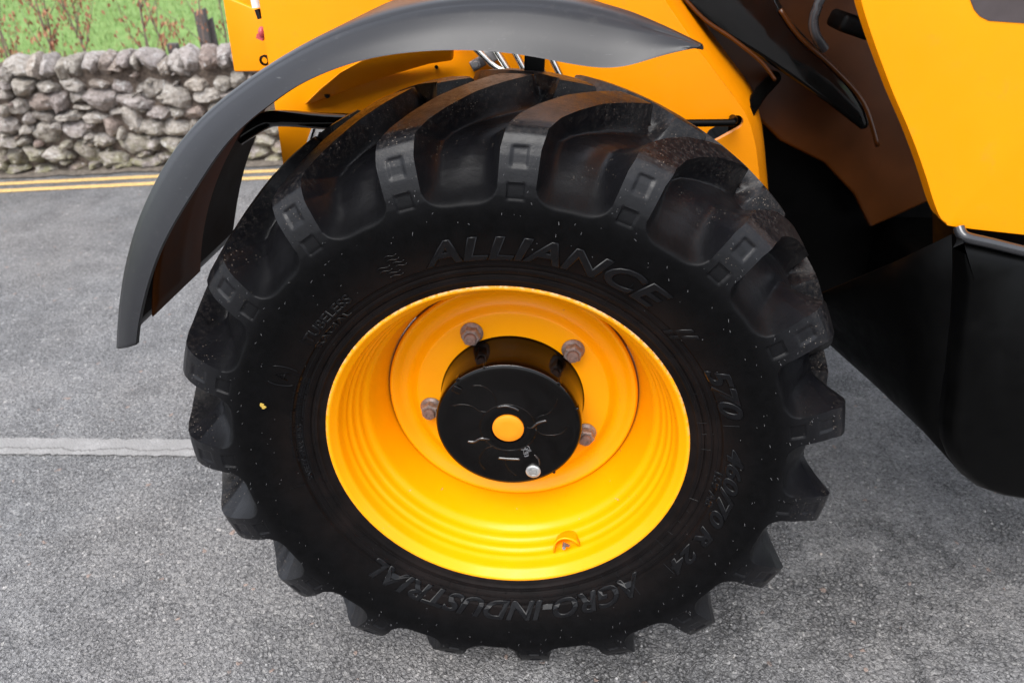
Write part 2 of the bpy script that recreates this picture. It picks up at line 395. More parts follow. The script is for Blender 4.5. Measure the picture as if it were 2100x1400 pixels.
# loose chips lying on the asphalt
def loose(name, n, rng, size, mat, label):
    bm = bmesh.new()
    for i in range(n):
        x, y = rng(); s = size*random.uniform(.5, 1.4)
        k = random.randint(5, 7); a0 = random.random()*6; pts = []
        for q in range(k):
            a = a0+q*2*pi/k; r = s*random.uniform(.6, 1); pts.append((x+r*cos(a), y+r*sin(a)*.8))
        top = [bm.verts.new((px*.75+x*.25, py*.75+y*.25, GZ+s*random.uniform(.5, .9))) for px, py in pts]
        bot = [bm.verts.new((px, py, GZ+.0005)) for px, py in pts]
        bm.faces.new(top)
        for q in range(k): bm.faces.new((bot[q], bot[(q+1) % k], top[(q+1) % k], top[q]))
    o = build(name, bm, mat); tag(o, label, kind='stuff'); return o
rg = lambda: (random.uniform(-2.2, 1.6), random.uniform(-.75, 2.3))
loose('grit', 2600, rg, .0038, mat_leaf('grey_chips', (.14, .138, .14), (.36, .35, .34), .6), 'loose grey chippings scattered over the asphalt')
loose('pale_grit', 50, rg, .0035, mat_leaf('pale_chips', (.34, .30, .27), (.46, .44, .41), .6), 'few pale and pinkish stone chips on the asphalt')

# ---------------------------------------------------------------- dry stone wall
wall = empty('stone_wall', (P0.x, P0.y, GZ))
tag(wall, 'grey rubble stone wall with upright cope stones beyond the yellow lines', 'wall')
WM = Matrix(((T.x, N.x, 0, P0.x), (T.y, N.y, 0, P0.y), (0, 0, 1, GZ), (0, 0, 0, 1)))   # wall frame: along, into, up
def wpt(zx, zy):
    """photo detail (3.5x enlarged) -> along, height on the wall face"""
    px, py = zx/3.5, zy/3.5
    d = FW+RT*((px-1050)/CF)+UP*((700-py)/CF); k = (P0-CC).dot(N)/d.dot(N); q = CC+d*k
    return (q-P0).dot(T), q.z-GZ
face = [(40,620,90,70),(35,690,80,70),(165,640,140,120),(335,628,150,80),(515,622,200,85),(705,608,150,62),(862,632,155,118),(1080,640,240,150),(1250,700,255,160),
(1400,615,180,110),(1480,695,200,115),(1600,610,130,110),(1700,580,110,110),(95,745,70,50),(125,780,130,110),(25,800,80,85),(290,735,160,125),(420,735,130,135),(555,695,140,95),(720,720,195,145),
(580,778,155,38),(965,735,235,85),(205,855,80,95),(320,845,165,95),(500,842,180,70),(680,850,160,90),(820,812,120,45),(950,862,160,185),(1140,815,175,90),
(1280,812,100,75),(1395,810,150,85),(1540,790,120,100),(60,910,150,140),(185,935,105,65),(330,962,205,155),(402,912,90,70),(550,940,205,135),(795,910,150,130),(1100,930,190,115),
(1270,925,175,125),(1395,892,85,60),(1500,900,110,100),(60,1025,140,65),(160,1020,120,60),(480,1042,100,55),(740,1020,165,95),(960,1045,200,155),(1095,1040,100,90),(1240,1042,165,90),(1400,1010,140,110),
(15,1105,70,105),(100,1125,140,135),(255,1117,135,115),(400,1120,185,110),(620,1100,190,150),(815,1155,190,110),(1040,1105,110,50),(1180,1132,110,55),(1300,1130,130,90),(1450,1120,140,110),
(120,1218,200,55),(330,1222,160,55),(550,1207,150,55),(670,1190,85,42),(885,1185,160,62),(1080,1172,235,80),(1290,1200,180,60),(20,1190,90,60),(500,1125,60,60),(640,985,70,60),
(640,910,60,55),(870,960,60,70),(1010,800,70,40),(460,1165,80,45),(740,1150,60,60),(1850,1110,200,110),(1900,1020,170,90),(2010,1060,130,80),(1980,1150,170,70),(1830,1210,190,50),(1960,940,120,70),(2080,980,120,90),(2100,1090,110,80),(2080,1180,120,60),(1640,700,130,90),(1620,880,130,100),(1600,1010,150,100),(1580,1160,150,80),(1750,1000,120,90)]
cope = [(35,545,85,130,18),(103,497,175,140,15),(240,512,100,175,14),(322,500,110,150,14),(425,525,95,145,12),(523,490,110,155,-8),(642,470,140,120,8),(745,475,110,150,18),(820,485,110,80,30),(882,455,110,120,10),
(950,452,64,110,-2),(1062,450,140,135,-8),(1170,492,95,105,0),(1265,475,130,165,22),(1350,450,130,175,30),(1490,440,135,160,-6),(1600,430,125,150,12),(1700,440,120,150,5),(1830,450,120,150,8)]
def stone_mesh(w, h, d, seed, sub=2, ex=2.7):
    bm = bmesh.new(); bmesh.ops.create_icosphere(bm, subdivisions=sub, radius=1)
    rnd = random.Random(seed); off = Vector((rnd.random()*50, rnd.random()*50, seed*.37))
    sk = rnd.uniform(-.22, .22); tp = rnd.uniform(-.22, .22)
    # random cutting planes give flat quarried facets
    cuts = []
    for k in range(11):
        a = rnd.random()*2*pi; cuts.append((Vector((cos(a), -abs(rnd.gauss(0, .7)), sin(a))).normalized(), rnd.uniform(.72, .98)))
    for v in bm.verts:
        c = v.co
        s = (abs(c.x)**ex+abs(c.z)**ex+abs(c.y)**ex)**(1/ex); c = c/s
        for n_, dd in cuts:
            e = c.dot(n_)-dd
            if e > 0: c = c-n_*e*.85
        k = 1.05+.16*noise.noise(c*1.9+off)+.09*noise.noise(c*5+off)
        c = c*k
        x = c.x*(1+tp*c.z)+sk*c.z; z = c.z
        v.co = Vector((x*w/2, c.y*d/2, z*h/2))
    me = bpy.data.meshes.new('stone'); bm.to_mesh(me); bm.free()
    me.polygons.foreach_set('use_smooth', [True]*len(me.polygons)); me.set_sharp_from_angle(angle=radians(38)); me.materials.append(STO)
    return me
WI = WM.to_3x3()
def put_stone(u, z, w, h, d, v, ang, seed, sub=3, ex=2.9):
    o = bpy.data.objects.new('stone', stone_mesh(w, h, d, seed, sub, ex)); COL.objects.link(o); o.parent = wall
    p = T*u+N*v; o.location = (p.x, p.y, z)
    o.rotation_euler = (WI @ Matrix.Rotation(ang, 3, 'Y')).to_euler()
    return o
n_st = 0
du = wpt(1100, 800)[0]-wpt(1000, 800)[0]
umin, umax = wpt(0, 800)[0]-.1, wpt(2130, 800)[0]
for i, (zx, zy, w, h) in enumerate(face):
    u, z = wpt(zx, zy); sc = abs(wpt(zx+50, zy)[0]-wpt(zx-50, zy)[0])/100; scz = abs(wpt(zx, zy+50)[1]-wpt(zx, zy-50)[1])/100
    ww, hh = w*sc*1.12, h*scz*1.16
    put_stone(u, z, ww, hh, random.uniform(.16, .22), .055+random.uniform(-.02, .025), random.uniform(-.12, .12), i+3, 4 if ww > .1 else 3); n_st += 1
for i, (zx, zy, w, h, ang) in enumerate(cope):
    u, z = wpt(zx, zy); sc = abs(wpt(zx+50, zy)[0]-wpt(zx-50, zy)[0])/100; scz = abs(wpt(zx, zy+50)[1]-wpt(zx, zy-50)[1])/100
    put_stone(u, z, w*sc*1.15, h*scz*1.16, .26, .10, radians(-ang*.8), 200+i, 4, 3.2); n_st += 1
# the wall goes on past both sides of the picture
rest = []
def course(ua, ub):
    z = .04
    while z < .60:
        h = random.uniform(.065, .115); u = ua
        while u < ub:
            w = random.uniform(.08, .2); rest.append((u+w/2, z+h/2+random.uniform(-.012, .012), w*1.07, h*1.12, .19, 0)); u += w
        z += h*.96
    u = ua
    while u < ub:
        w = random.uniform(.07, .13); rest.append((u+w/2, .655, w*1.15, random.uniform(.14, .19), .26, radians(random.uniform(-25, 0)))); u += w
# small pinning stones wedged into the gaps
rn = random.Random(77)
for i in range(66):
    w_ = rn.uniform(.03, .065); put_stone(rn.uniform(umin, umax), rn.uniform(.03, .60), w_, w_*rn.uniform(.4, .9), .12, .045+rn.uniform(-.02, .01), rn.uniform(-.6, .6), 700+i, 3, 3.); n_st += 1
course(umin-1.6, umin-.02); course(umax+.02, umax+2.2)
random.shuffle(rest)
for i, (u, z, w, h, d, a) in enumerate(rest[:max(0, 296-n_st)]):
    put_stone(u, z, w, h, d, .06+random.uniform(-.02, .02), a+random.uniform(-.08, .08), 400+i, 2)
bm = bmesh.new()
for i, (u, z, w, h, d, a) in enumerate(rest[max(0, 296-n_st):]):
    me = stone_mesh(w, h, d, 900+i, 2); t0 = len(bm.verts); bm.from_mesh(me); bm.verts.ensure_lookup_table()
    M = Matrix.Translation(T*u+N*.06+Vector((0, 0, z))) @ (WI @ Matrix.Rotation(a, 3, 'Y')).to_4x4()
    bmesh.ops.transform(bm, matrix=M, verts=bm.verts[t0:]); bpy.data.meshes.remove(me)
if len(bm.verts): build('stones', bm, STO, wall, recalc=False)['kind'] = 'stuff'
else: bm.free()
bm = bmesh.new()   # rough core of earth and mortar
nu, nz = 330, 16; g = []
for i in range(nu+1):
    row = []; u = -4+i*10/nu
    for j in range(nz+1):
        z = -.02+.64*j/nz; v = .045+.022*noise.noise(Vector((u*14, z*14, 2)))
        p = T*u+N*v; row.append(bm.verts.new((p.x, p.y, z)))
    p = T*u+N*.36; row.append(bm.verts.new((p.x, p.y, .62))); row.append(bm.verts.new((p.x, p.y, -.02))); g.append(row)
for A, B in zip(g, g[1:]):
    for j in range(len(A)-1): bm.faces.new((A[j], B[j], B[j+1], A[j+1]))
build('core', bm, MORT, wall, 60)

# ---------------------------------------------------------------- field edge: grass, saplings, posts
bm = bmesh.new()
for i in range(30000):
    q = random.random()**1.5; v = .5+q*12; u = random.uniform(-3.2-v*.9, 2.2+v*.1)
    p = P0+T*u+N*v; h = random.uniform(.03, .10)*(1+.3*q); a = random.random()*pi; w = .006+.006*q
    lx, ly = random.uniform(-.04, .04), random.uniform(-.04, .04)
    A = bm.verts.new((p.x-w*cos(a), p.y-w*sin(a), GZ)); B = bm.verts.new((p.x+w*cos(a), p.y+w*sin(a), GZ)); C = bm.verts.new((p.x+lx, p.y+ly, GZ+h))
    bm.faces.new((A, B, C))
tag(build('grass', bm, GRS, recalc=False), 'short bright green grass growing in the field', kind='stuff')
def behind(px, py, v):
    """point on the upright plane v metres behind the wall face"""
    d = FW+RT*((px-1050)/CF)+UP*((700-py)/CF); k = (P0+N*v-CC).dot(N)/d.dot(N); return CC+d*k
def sapling(px, lean, v, hgt, nl, label, seed):
    rnd = random.Random(seed); b = behind(px, 112, v); b.z = GZ
    root = empty('sapling', b); tag(root, label, 'sapling', 'dry leaved saplings behind the stone wall')
    bm = bmesh.new(); lf = bmesh.new(); tips = []
    L = [Vector((0, 0, 0))]; d = (T*lean+Vector((0, 0, 1))).normalized()
    for k in range(12): d = (d+T*rnd.uniform(-.07, .07)+N*rnd.uniform(-.04, .04)).normalized(); L.append(L[-1]+d*hgt/12)
    tube(bm, L, [.008-.0055*i/12 for i in range(13)], 5)
    for k in range(12):
        i = rnd.randint(3, 11); s = rnd.choice((-1, 1)); dd = (T*s*rnd.uniform(.4, 1.)+N*rnd.uniform(-.4, .4)+Vector((0, 0, rnd.uniform(.7, 1.6)))).normalized()
        ln = rnd.uniform(.18, .5); pts = [L[i]]
        for j in range(6): dd = (dd+T*rnd.uniform(-.2, .2)+Vector((0, 0, .1))).normalized(); pts.append(pts[-1]+dd*ln/6)
        tube(bm, pts, [.0032-.0004*j for j in range(7)], 4); tips += pts[1:]
    tips += L[4:]
    for k in range(nl):
        p = rnd.choice(tips)+Vector((rnd.gauss(0, .018), rnd.gauss(0, .018), rnd.gauss(0, .02)))
        a = T*rnd.uniform(-.5, .5)+N*rnd.uniform(-.5, .5)+Vector((0, 0, -1)); a.normalize(); s = a.cross(Vector((rnd.uniform(-1, 1), rnd.uniform(-1, 1), .2))).normalized()
        l = rnd.uniform(.018, .042); w = l*.26; fo = a.cross(s)*w*.5
        q = [lf.verts.new(p), lf.verts.new(p+a*l*.45+s*w+fo), lf.verts.new(p+a*l), lf.verts.new(p+a*l*.45-s*w+fo)]
        lf.faces.new((q[0], q[1], q[2])); lf.faces.new((q[0], q[2], q[3]))
    build('stem', bm, BARK, root, 180); build('leaves', lf, DRY, root, recalc=False)['kind'] = 'stuff'
saps = [(8,.05,.5,'sapling of brown leaves cut by the left edge of the photo'),(52,-.12,.7,'thin sapling just right of the left edge, above the pale round cope stone'),(86,-.05,.55,'short bushy sapling left of the first bare slanting stem'),
(130,-.2,.45,'sapling with a dark stem leaning left above the wall'),(175,-.10,.8,'slender sapling in the middle of the hedge gap with drooping leaves'),(232,-.22,.5,'sapling with a long dark bent stem left of the short stump'),
(285,.02,.9,'sapling with dense red brown leaves left of the short stump'),(338,-.12,.5,'tall twiggy sapling right over the short stump'),(388,-.25,.6,'sapling whose stem crosses just left of the tall post'),
(438,-.15,.5,'sapling with pale stems right of the tall post'),(462,.05,.7,'sapling half hidden by the yellow front panel')]
for i, (px, ln, v, lab) in enumerate(saps): sapling(px, ln, v, 1.35, 230, lab, 50+i)
def post(px0, px1, pytop, v, label, lean=0., thick=.07):
    a = behind(px0, pytop, v); c = behind(px1, pytop, v); w = (c-a).length; m = (a+c)/2; bm = bmesh.new(); H = m.z-GZ+.05
    bmesh.ops.create_cube(bm, size=1)
    for q in bm.verts:
        q.co = Vector((q.co.x*w, q.co.y*thick, (q.co.z+.5)*H))
        if q.co.z > .1: q.co.x += lean*H; q.co.z += .012*(1 if q.co.x > 0 else -1)
    bmesh.ops.subdivide_edges(bm, edges=bm.edges, cuts=3)
    for q in bm.verts: q.co += Vector((.004*noise.noise(q.co*17), .004*noise.noise(q.co*13), 0))
    o = build('fence_post', bm, POST, None, None, .006); o.location = (m.x-lean*H*T.x, m.y, GZ-.05); o.rotation_euler = (0, 0, atan2(T.y, T.x)); tag(o, label, 'post')
post(398, 421, 21, .62, 'tall dark weathered fence post, highest of the three posts behind the wall')
post(423, 437, 39, .66, 'narrow grey post standing right against the tall dark fence post', -.01, .04)
post(343, 364, 85, .60, 'short dark post stump barely showing above the cope stones', -.06)

# ================================================================ THE TELEHANDLER
TH = empty('telehandler', (0, 0, GZ))
tag(TH, 'yellow telehandler with black mudguard and large lugged agricultural tyre', 'telehandler')
OFF = Vector((0, 0, -GZ))
def part(name, bm, mat, parent=None, smooth=None, bevel=None, label=None, recalc=True):
    """parts are modelled about the axle centre; the machine's empty stands on the ground below it"""
    o = build(name, bm, mat, parent or TH, smooth, bevel, recalc)
    if parent is None: o.location = OFF
    if label: o['label'] = label
    return o
wheel = empty('wheel', OFF, TH); wheel['label'] = 'large lugged wheel with deep dished yellow rim'

# ---- tyre ------------------------------------------------------
YC = .205          # centre plane of the tyre
NL, PH0 = 19, radians(87.0)
PITCH = 2*pi/NL
# near half: (arc parameter, y, r) of the lug envelope and of the carcass floor between the lugs
ENV = [(0, .020, .318), (1, .004, .3235), (2, -.001, .330), (3, -.004, .337), (4, -.0055, .3405), (5, -.0090, .343), (6, -.0105, .352), (7, -.0085, .3535), (8, -.0135, .358), (9, -.0155, .366), (10, -.0135, .3675), (11, -.0165, .372), (12, -.0190, .379), (13, -.0190, .381),
       (14, -.0240, .3835), (16, -.030, .40), (18, -.036, .42), (20, -.041, .44), (22, -.0450, .46), (24, -.0465, .478), (26, -.0475, .495), (28, -.0455, .513), (30, -.0405, .532), (32, -.0340, .552), (34, -.0260, .5690), (35, -.0200, .5780), (36, -.0085, .5865), (37, .008, .5915), (38, .030, .5950),
       (40, .068, .6010), (43, .12, .6085), (47, .165, .6140), (51, .205, .6165)]
FLO = [(24, -.0465, .478), (25, -.0375, .4840), (26, -.026, .491), (28, -.004, .506), (30, .016, .520), (32, .036, .532), (34, .055, .542), (36, .073, .550), (38, .090, .556), (40, .107, .560), (43, .133, .5635), (47, .168, .5665), (51, .205, .568)]
def tab(L, s, k): return interp([(a[0], a[k]) for a in L], s)
SHEAR = [(22, .0), (28, .002), (33, .006), (36, .018), (38, .045), (40, .085), (43, .15), (47, .225), (51, .285), (56, .33)]
HW = [(22, .0270), (26, .0275), (32, .0290), (36, .030), (40, .031), (51, .031)]
rowsN = [i for i in range(0, 14)]+[14, 15, 16, 17, 18, 19, 20, 21, 22, 23, 24]+[24+.25*i for i in range(1, 93)]+[47+.5*i for i in range(1, 9)]
rowsN = sorted(set(rowsN))
S0 = 24.3
def smoothdepth(d, w):
    if d <= 0: return 0.
    t = min(d/w, 1.); return 1-(1-t)**2.3 if t < 1 else 1.
def lug_field(s, phi, rr, phase):
    """0 on the lug, 1 on the carcass floor; s runs from near bead to centre"""
    sh = interp(SHEAR, s); hw = interp(HW, s)
    a = (phi-PH0-phase+sh) % PITCH
    if a > PITCH/2: a -= PITCH
    am = a*rr; u = abs(am)-hw
    if s > 52: u = max(u, (s-52)*.012)
    if u <= 0: return 0., am
    if s > 52: pass
    u2 = max(0., (s-S0))*.0088*1.15
    rc = .036; d = u
    if u2 < 1.: 
        if u < rc and u2 < rc: d = rc-hypot(rc-u, rc-u2)
        else: d = min(u, u2)
    wd = .033 if am > 0 else .030
    m = smoothdepth(d, wd)
    # a low fold runs up the middle of each pocket floor
    q = (abs(am)*(1 if am > 0 else -1)) % (PITCH*rr); t = (q-.085)/.024; v = (s-33.)/4.2
    return m*(1-.10*math.exp(-t*t-v*v)), am
NLUG, NPOC = 22, 42
NC = NLUG+NPOC
def cols(s, rr):
    hw = interp(HW, min(s, 51))/rr; out = []
    for k in range(NL):
        base = PH0+k*PITCH-interp(SHEAR, min(s, 51))
        for i in range(NLUG): out.append(base-hw+2*hw*i/NLUG)
        pw = PITCH-2*hw
        for i in range(NPOC):
            t = i/NPOC; t = t-.09*sin(2*pi*t)
            out.append(base+hw+pw*t)
    return out
def recess(am, s, rr):
    """two shallow square pads sunk into each lug end"""
    d = 0.
    for (s0, s1, h0, h1) in ((25.2, 28.2, -.013, .015), (30.3, 33.4, -.0125, .0135)):
        x = min(s-s0, s1-s)*.009; y = min(am-h0, h1-am); e = min(x, y)
        if e > 0: d = max(d, min(e/.0026, 1.)*.0030)
    return d
verts = []; nrow = 0; pocket = []
srows = [(s, 0) for s in rowsN]+[(s, 1) for s in reversed(rowsN[:-1])]
for s, side in srows:
    ey, er = tab(ENV, s, 1), tab(ENV, s, 2); fy, fr = (tab(FLO, s, 1), tab(FLO, s, 2)) if s > 24 else (ey, er)
    # envelope normal for the pads
    e2y, e2r = tab(ENV, s+.3, 1), tab(ENV, s+.3, 2); ty, tr = e2y-ey, e2r-er; L = hypot(ty, tr) or 1; ny, nr = -tr/L, ty/L
    for c, phi in enumerate(cols(s, er)):
        y, r = ey, er; m = 0.
        if s > 22:
            m, am = lug_field(s, phi, er, 0.)
            sx = 102-s          # the other half's lugs, staggered by half a pitch
            if sx < 54:
                m2, _ = lug_field(sx, phi, er, PITCH/2); m = min(m, m2)
            y = ey+(fy-ey)*m; r = er+(fr-er)*m
            if m == 0 and side == 0 and s < 34:
                d = recess(am, s, er); y -= ny*d*-1 if False else -abs(ny)*d*1.0; r -= nr*d*.0
        if side: y = 2*YC-y; phi2 = phi+PITCH/2
        else: phi2 = phi
        x, z = r*cos(phi2), r*sin(phi2)
        if z < -.45:                                  # weight on the contact patch: shoulders lift, crown flattens
            w_ = min(1., (-.45-z)/.13); w_ = w_*w_*(3-2*w_); v_ = min(1., max(0., (min(y, 2*YC-y)+.03)/.10)); z += .030*w_*(1-v_*v_*(3-2*v_))
            zc = GZ+.0005
            if z < zc: z = zc
        verts.append((x, y, z)); pocket.append(min(1., m*1.3))
    nrow += 1
ncol = NL*NC
faces = []
for i in range(nrow-1):
    sideA = srows[i][1]; sideB = srows[i+1][1]
    sh = 0
    if sideA == 0 and sideB == 1: sh = -1
    for j in range(ncol):
        if sh == 0:
            faces.append((i*ncol+j, i*ncol+(j+1) % ncol, (i+1)*ncol+(j+1) % ncol, (i+1)*ncol+j))
# seam between the halves: match columns by angle (half a pitch = shift)
ic = len(rowsN)-1
A = [atan2(verts[ic*ncol+j][2], verts[ic*ncol+j][0]) % (2*pi) for j in range(ncol)]
B = [atan2(verts[(ic+1)*ncol+j][2], verts[(ic+1)*ncol+j][0]) % (2*pi) for j in range(ncol)]
best = min(range(ncol), key=lambda j: min(abs(B[j]-A[0]), 2*pi-abs(B[j]-A[0])))
for j in range(ncol):
    faces.append((ic*ncol+j, ic*ncol+(j+1) % ncol, (ic+1)*ncol+(j+1+best) % ncol, (ic+1)*ncol+(j+best) % ncol))
me = bpy.data.meshes.new('tyre'); me.from_pydata(verts, [], faces); me.update()
me.polygons.foreach_set('use_smooth', [True]*len(me.polygons)); me.flip_normals()
me.attributes.new('pocket', 'FLOAT', 'POINT').data.foreach_set('value', pocket)
tyre = link('tyre', me, RUB, wheel); me.set_sharp_from_angle(angle=radians(42))

def side_y(r):
    L = [(e[2], e[1]) for e in ENV if e[0] <= 34]; return interp(L, r)
# ---- raised lettering on the sidewall
def letter(body, r0, a_start, size, name='lettering', bold=.0, shear=0., spacing=1., hgt=.0012, stretch=1., proud=.0004, a_end=None, mat=None):
    cu = bpy.data.curves.new('text', 'FONT'); cu.body = body; cu.size = size; cu.shear = shear; cu.space_character = spacing
    cu.offset = bold; cu.extrude = hgt/2; cu.bevel_depth = hgt*.45; cu.bevel_resolution = 0; cu.resolution_u = 4
    ob = bpy.data.objects.new('text', cu); COL.objects.link(ob); bpy.context.view_layer.update()
    dg = bpy.context.evaluated_depsgraph_get(); m = bpy.data.meshes.new_from_object(ob.evaluated_get(dg))
    bpy.data.objects.remove(ob); bpy.data.curves.remove(cu)
    xs = [v.co.x for v in m.vertices]
    if a_end is not None: stretch = radians(a_start-a_end)*(r0+size*.35)/(max(xs)-min(xs))
    for v in m.vertices:
        x, y, z = v.co; r = r0+y; phi = radians(a_start)-(x-min(xs))*stretch/(r0+size*.35)
        v.co = (r*cos(phi), side_y(r)-proud-z, r*sin(phi))
    o = link(name, m, mat or LET, wheel); return o
letter('ALLIANCE', .388, 107.5, .058, bold=.0009, shear=.25, a_end=51.5, hgt=.0026)
letter('//', .372, 46, .052, bold=.0009, shear=.25, hgt=.002)
letter('570', .3835, 31.0, .049, bold=.0013, shear=.3, a_end=15.5, hgt=.0022)
letter('460/70 R 24', .3905, 6.5, .036, bold=.0009, shear=.3, a_end=-38, hgt=.002)
letter('159 A8', .374, -2, .018, bold=.0003, a_end=-14, hgt=.0012)
letter('AGRO-INDUSTRIAL', .372, -46.5, .050, bold=.001, shear=.3, a_end=-134, hgt=.0022)
letter('TUBELESS', .391, 144.5, .0235, bold=.0002, shear=.1, a_end=127.5, hgt=.0011)
letter('RADIAL', .374, 145, .015, a_end=131, hgt=.0010)
letter('SAFETY WARNING', .3685, -168.5, .0115, a_end=-188, hgt=.0008)
for i in range(5):                                   # lines of print too small to read
    bm = bmesh.new(); a = radians(-171-1.6*i); e = radians(-204)
    while a > e:
        w = random.uniform(.0012, .003); r = .3665+.0045*i-(.0 if i < 3 else .0)
        da = w/r
        if random.random() > .14:
            pts = [(r, a), (r, a-da), (r+.0026, a-da), (r+.0026, a)]
            f = [bm.verts.new((q*cos(b_), side_y(q)-.0009, q*sin(b_))) for q, b_ in pts]; k = [bm.verts.new((q*cos(b_), side_y(q)+.001, q*sin(b_))) for q, b_ in pts]
            bm.faces.new(f)
            for j in range(4): bm.faces.new((f[j], k[j], k[(j+1) % 4], f[(j+1) % 4]))
        a -= da+.0011/r
    part('fine_print', bm, LET, wheel)['kind'] = 'stuff'
# wave emblem before the brand name, letter A in a round badge
def arcstrip(bm, pts, w=.0016, h=.0014):
    """thin raised line through (r, degrees) points"""
    P = []
    for r, a in pts: a = radians(a); P.append(Vector((r*cos(a), side_y(r)-h*.5, r*sin(a))))
    tube(bm, P, w*.55, 5)
bm = bmesh.new()
for (r0, a0, a1) in ((.428, 114.6, 111.8), (.4205, 114.6, 111.6), (.4135, 117.6, 114.4), (.4135, 113.8, 111.0), (.4065, 117.6, 114.4), (.4065, 113.6, 110.8), (.399, 116.4, 113.0), (.392, 116.2, 112.8)):
    arcstrip(bm, [(r0+.0018*sin(2*pi*k/8), a0+(a1-a0)*k/8) for k in range(9)])
part('wave_emblem', bm, LET, wheel, 180)
bm = bmesh.new(); cr, ca = .410, 156.3
def badge(pts): arcstrip(bm, [(cr+y, ca-math.degrees(x/cr)) for x, y in pts])
for s_ in (1, -1): badge([(s_*(.014+.006*cos(t)), .021*sin(t)) for t in [(-1.3+2.6*k/10) for k in range(11)]])
badge([(-.008, -.009), (0, .011), (.008, -.009)]); badge([(-.005, -.002), (.005, -.002)])
part('round_badge', bm, LET, wheel, 180)
# fine concentric seams and short radial moulding marks by the bead
bm = bmesh.new()
for r in (.3475, .3555, .3635, .3745): lathe(bm, [(r, side_y(r)+.0005), (r+.0003, side_y(r)-.0006), (r+.0011, side_y(r)-.0006), (r+.0014, side_y(r)+.0005)], 220)
for i in range(76):
    a = math.degrees(2*pi*i/76)+random.uniform(-.6, .6); L = random.choice((.006, .010, .016))
    arcstrip(bm, [(.341+random.uniform(0, .02), a), (.341+L+.012, a+random.uniform(-.3, .3))], .0007, .0007)
for a in (13.5, -38, -50, -215, 155, -168, 60): arcstrip(bm, [(.385, a), (.410, a)], .0011, .0011)
part('moulding_mark', bm, LET, wheel, 60)['kind'] = 'stuff'
# moulding whiskers: tiny rubber hairs all over the sidewall and lug ends
bm = bmesh.new(); rnd = random.Random(5)
for k in range(115):
    ring = rnd.choice((.447, .455, .466, .474)); a = 2*pi*k/115+rnd.gauss(0, .03); r = ring+rnd.gauss(0, .002)
    c = Vector((r*cos(a), side_y(r), r*sin(a))); d = Vector((rnd.gauss(0, .5), -1, rnd.gauss(-.3, .5))).normalized(); l = rnd.uniform(.0012, .0042)
    tube(bm, [c, c+d*l*.6, c+d*l+Vector((0, 0, -l*.3))], .00036, 4)
for k in range(NL):
    for q in range(9):
        s = rnd.uniform(24.5, 33.5); er, ey = tab(ENV, s, 2), tab(ENV, s, 1); am = rnd.choice((-1, 1))*rnd.uniform(.017, .025)
        a = PH0+k*PITCH-interp(SHEAR, s)+am/er; c = Vector((er*cos(a), ey, er*sin(a))); l = rnd.uniform(.0012, .0045)
        d = Vector((rnd.gauss(0, .4), -1, rnd.gauss(-.2, .4))).normalized(); tube(bm, [c, c+d*l], .0004, 4)
for k in range(60):
    a = rnd.random()*2*pi; r = rnd.uniform(.375, .44); c = Vector((r*cos(a), side_y(r), r*sin(a)))
    tube(bm, [c, c+Vector((rnd.gauss(0, .3), -1, rnd.gauss(0, .3)))*rnd.uniform(.001, .0025)], .0005, 4)
part('moulding_whisker', bm, HAIR, wheel)['kind'] = 'stuff'
bm = bmesh.new(); r, a = .4345, radians(165.6)       # dab of yellow marking paint
c = Vector((r*cos(a), side_y(r)-.0006, r*sin(a)))
for q in range(2):
    ring = [bm.verts.new(c+Vector((.0045*cos(t)*(1+.4*sin(3*t+q))+q*.003, -.0004*q, .0042*sin(t)-q*.004))) for t in [2*pi*k/12 for k in range(12)]]; bm.faces.new(ring)
part('paint_dab', bm, simple('ochre_paint_dab', (.45, .30, .05), .6), wheel)

# ---- rim -------------------------------------------------------
bm = bmesh.new()
prof = [(.320, .022), (.327, .014), (.3300, .005), (.3300, .0005), (.3283, -.0025), (.3255, -.0030), (.3225, -.0015), (.3190, .003), (.3150, .008), (.3125, .0110), (.3105, .0150), (.3090, .022), (.3072, .030), (.3045, .036),
        (.3030, .0400), (.3022, .047), (.3000, .0515), (.2972, .0555), (.2958, .060), (.2948, .066), (.2925, .0715), (.2892, .0760), (.2874, .081), (.2862, .087), (.2835, .0930), (.2790, .099), (.2750, .106), (.2715, .118), (.2675, .132), (.2625, .148), (.2570, .166), (.2530, .180), (.2515, .20), (.2515, .26), (.262, .28), (.30, .37), (.31, .40), (.326, .412), (.328, .41)]
pp = [Vector((a, b, 0)) for a, b in prof]; pp = spline(pp, 3)
lathe(bm, [(p.x, p.y) for p in pp], 256)
part('rim', bm, RIMM, wheel, 60)
bm = bmesh.new()
prof = [(.2512, .150+.028), (.2485, .172), (.2455, .1695), (.2410, .1700), (.2350, .1735), (.2270, .1790), (.2180, .1810), (.2080, .1790), (.2000, .1735), (.1945, .1695), (.1880, .1680), (.150, .1680), (.120, .1680), (.06, .168)]
lathe(bm, [(p.x, p.y) for p in spline([Vector((a, b, 0)) for a, b in prof], 3)], 224)
part('wheel_disc', bm, RIMM, wheel, 60)
bm = bmesh.new(); lathe(bm, [(.2520, .1795), (.2505, .1755), (.2480, .1740), (.2465, .1765)], 200)     # dark joint round the disc
part('disc_seam', bm, simple('dark_sealant', (.16, .045, .01), .6), wheel, 60)

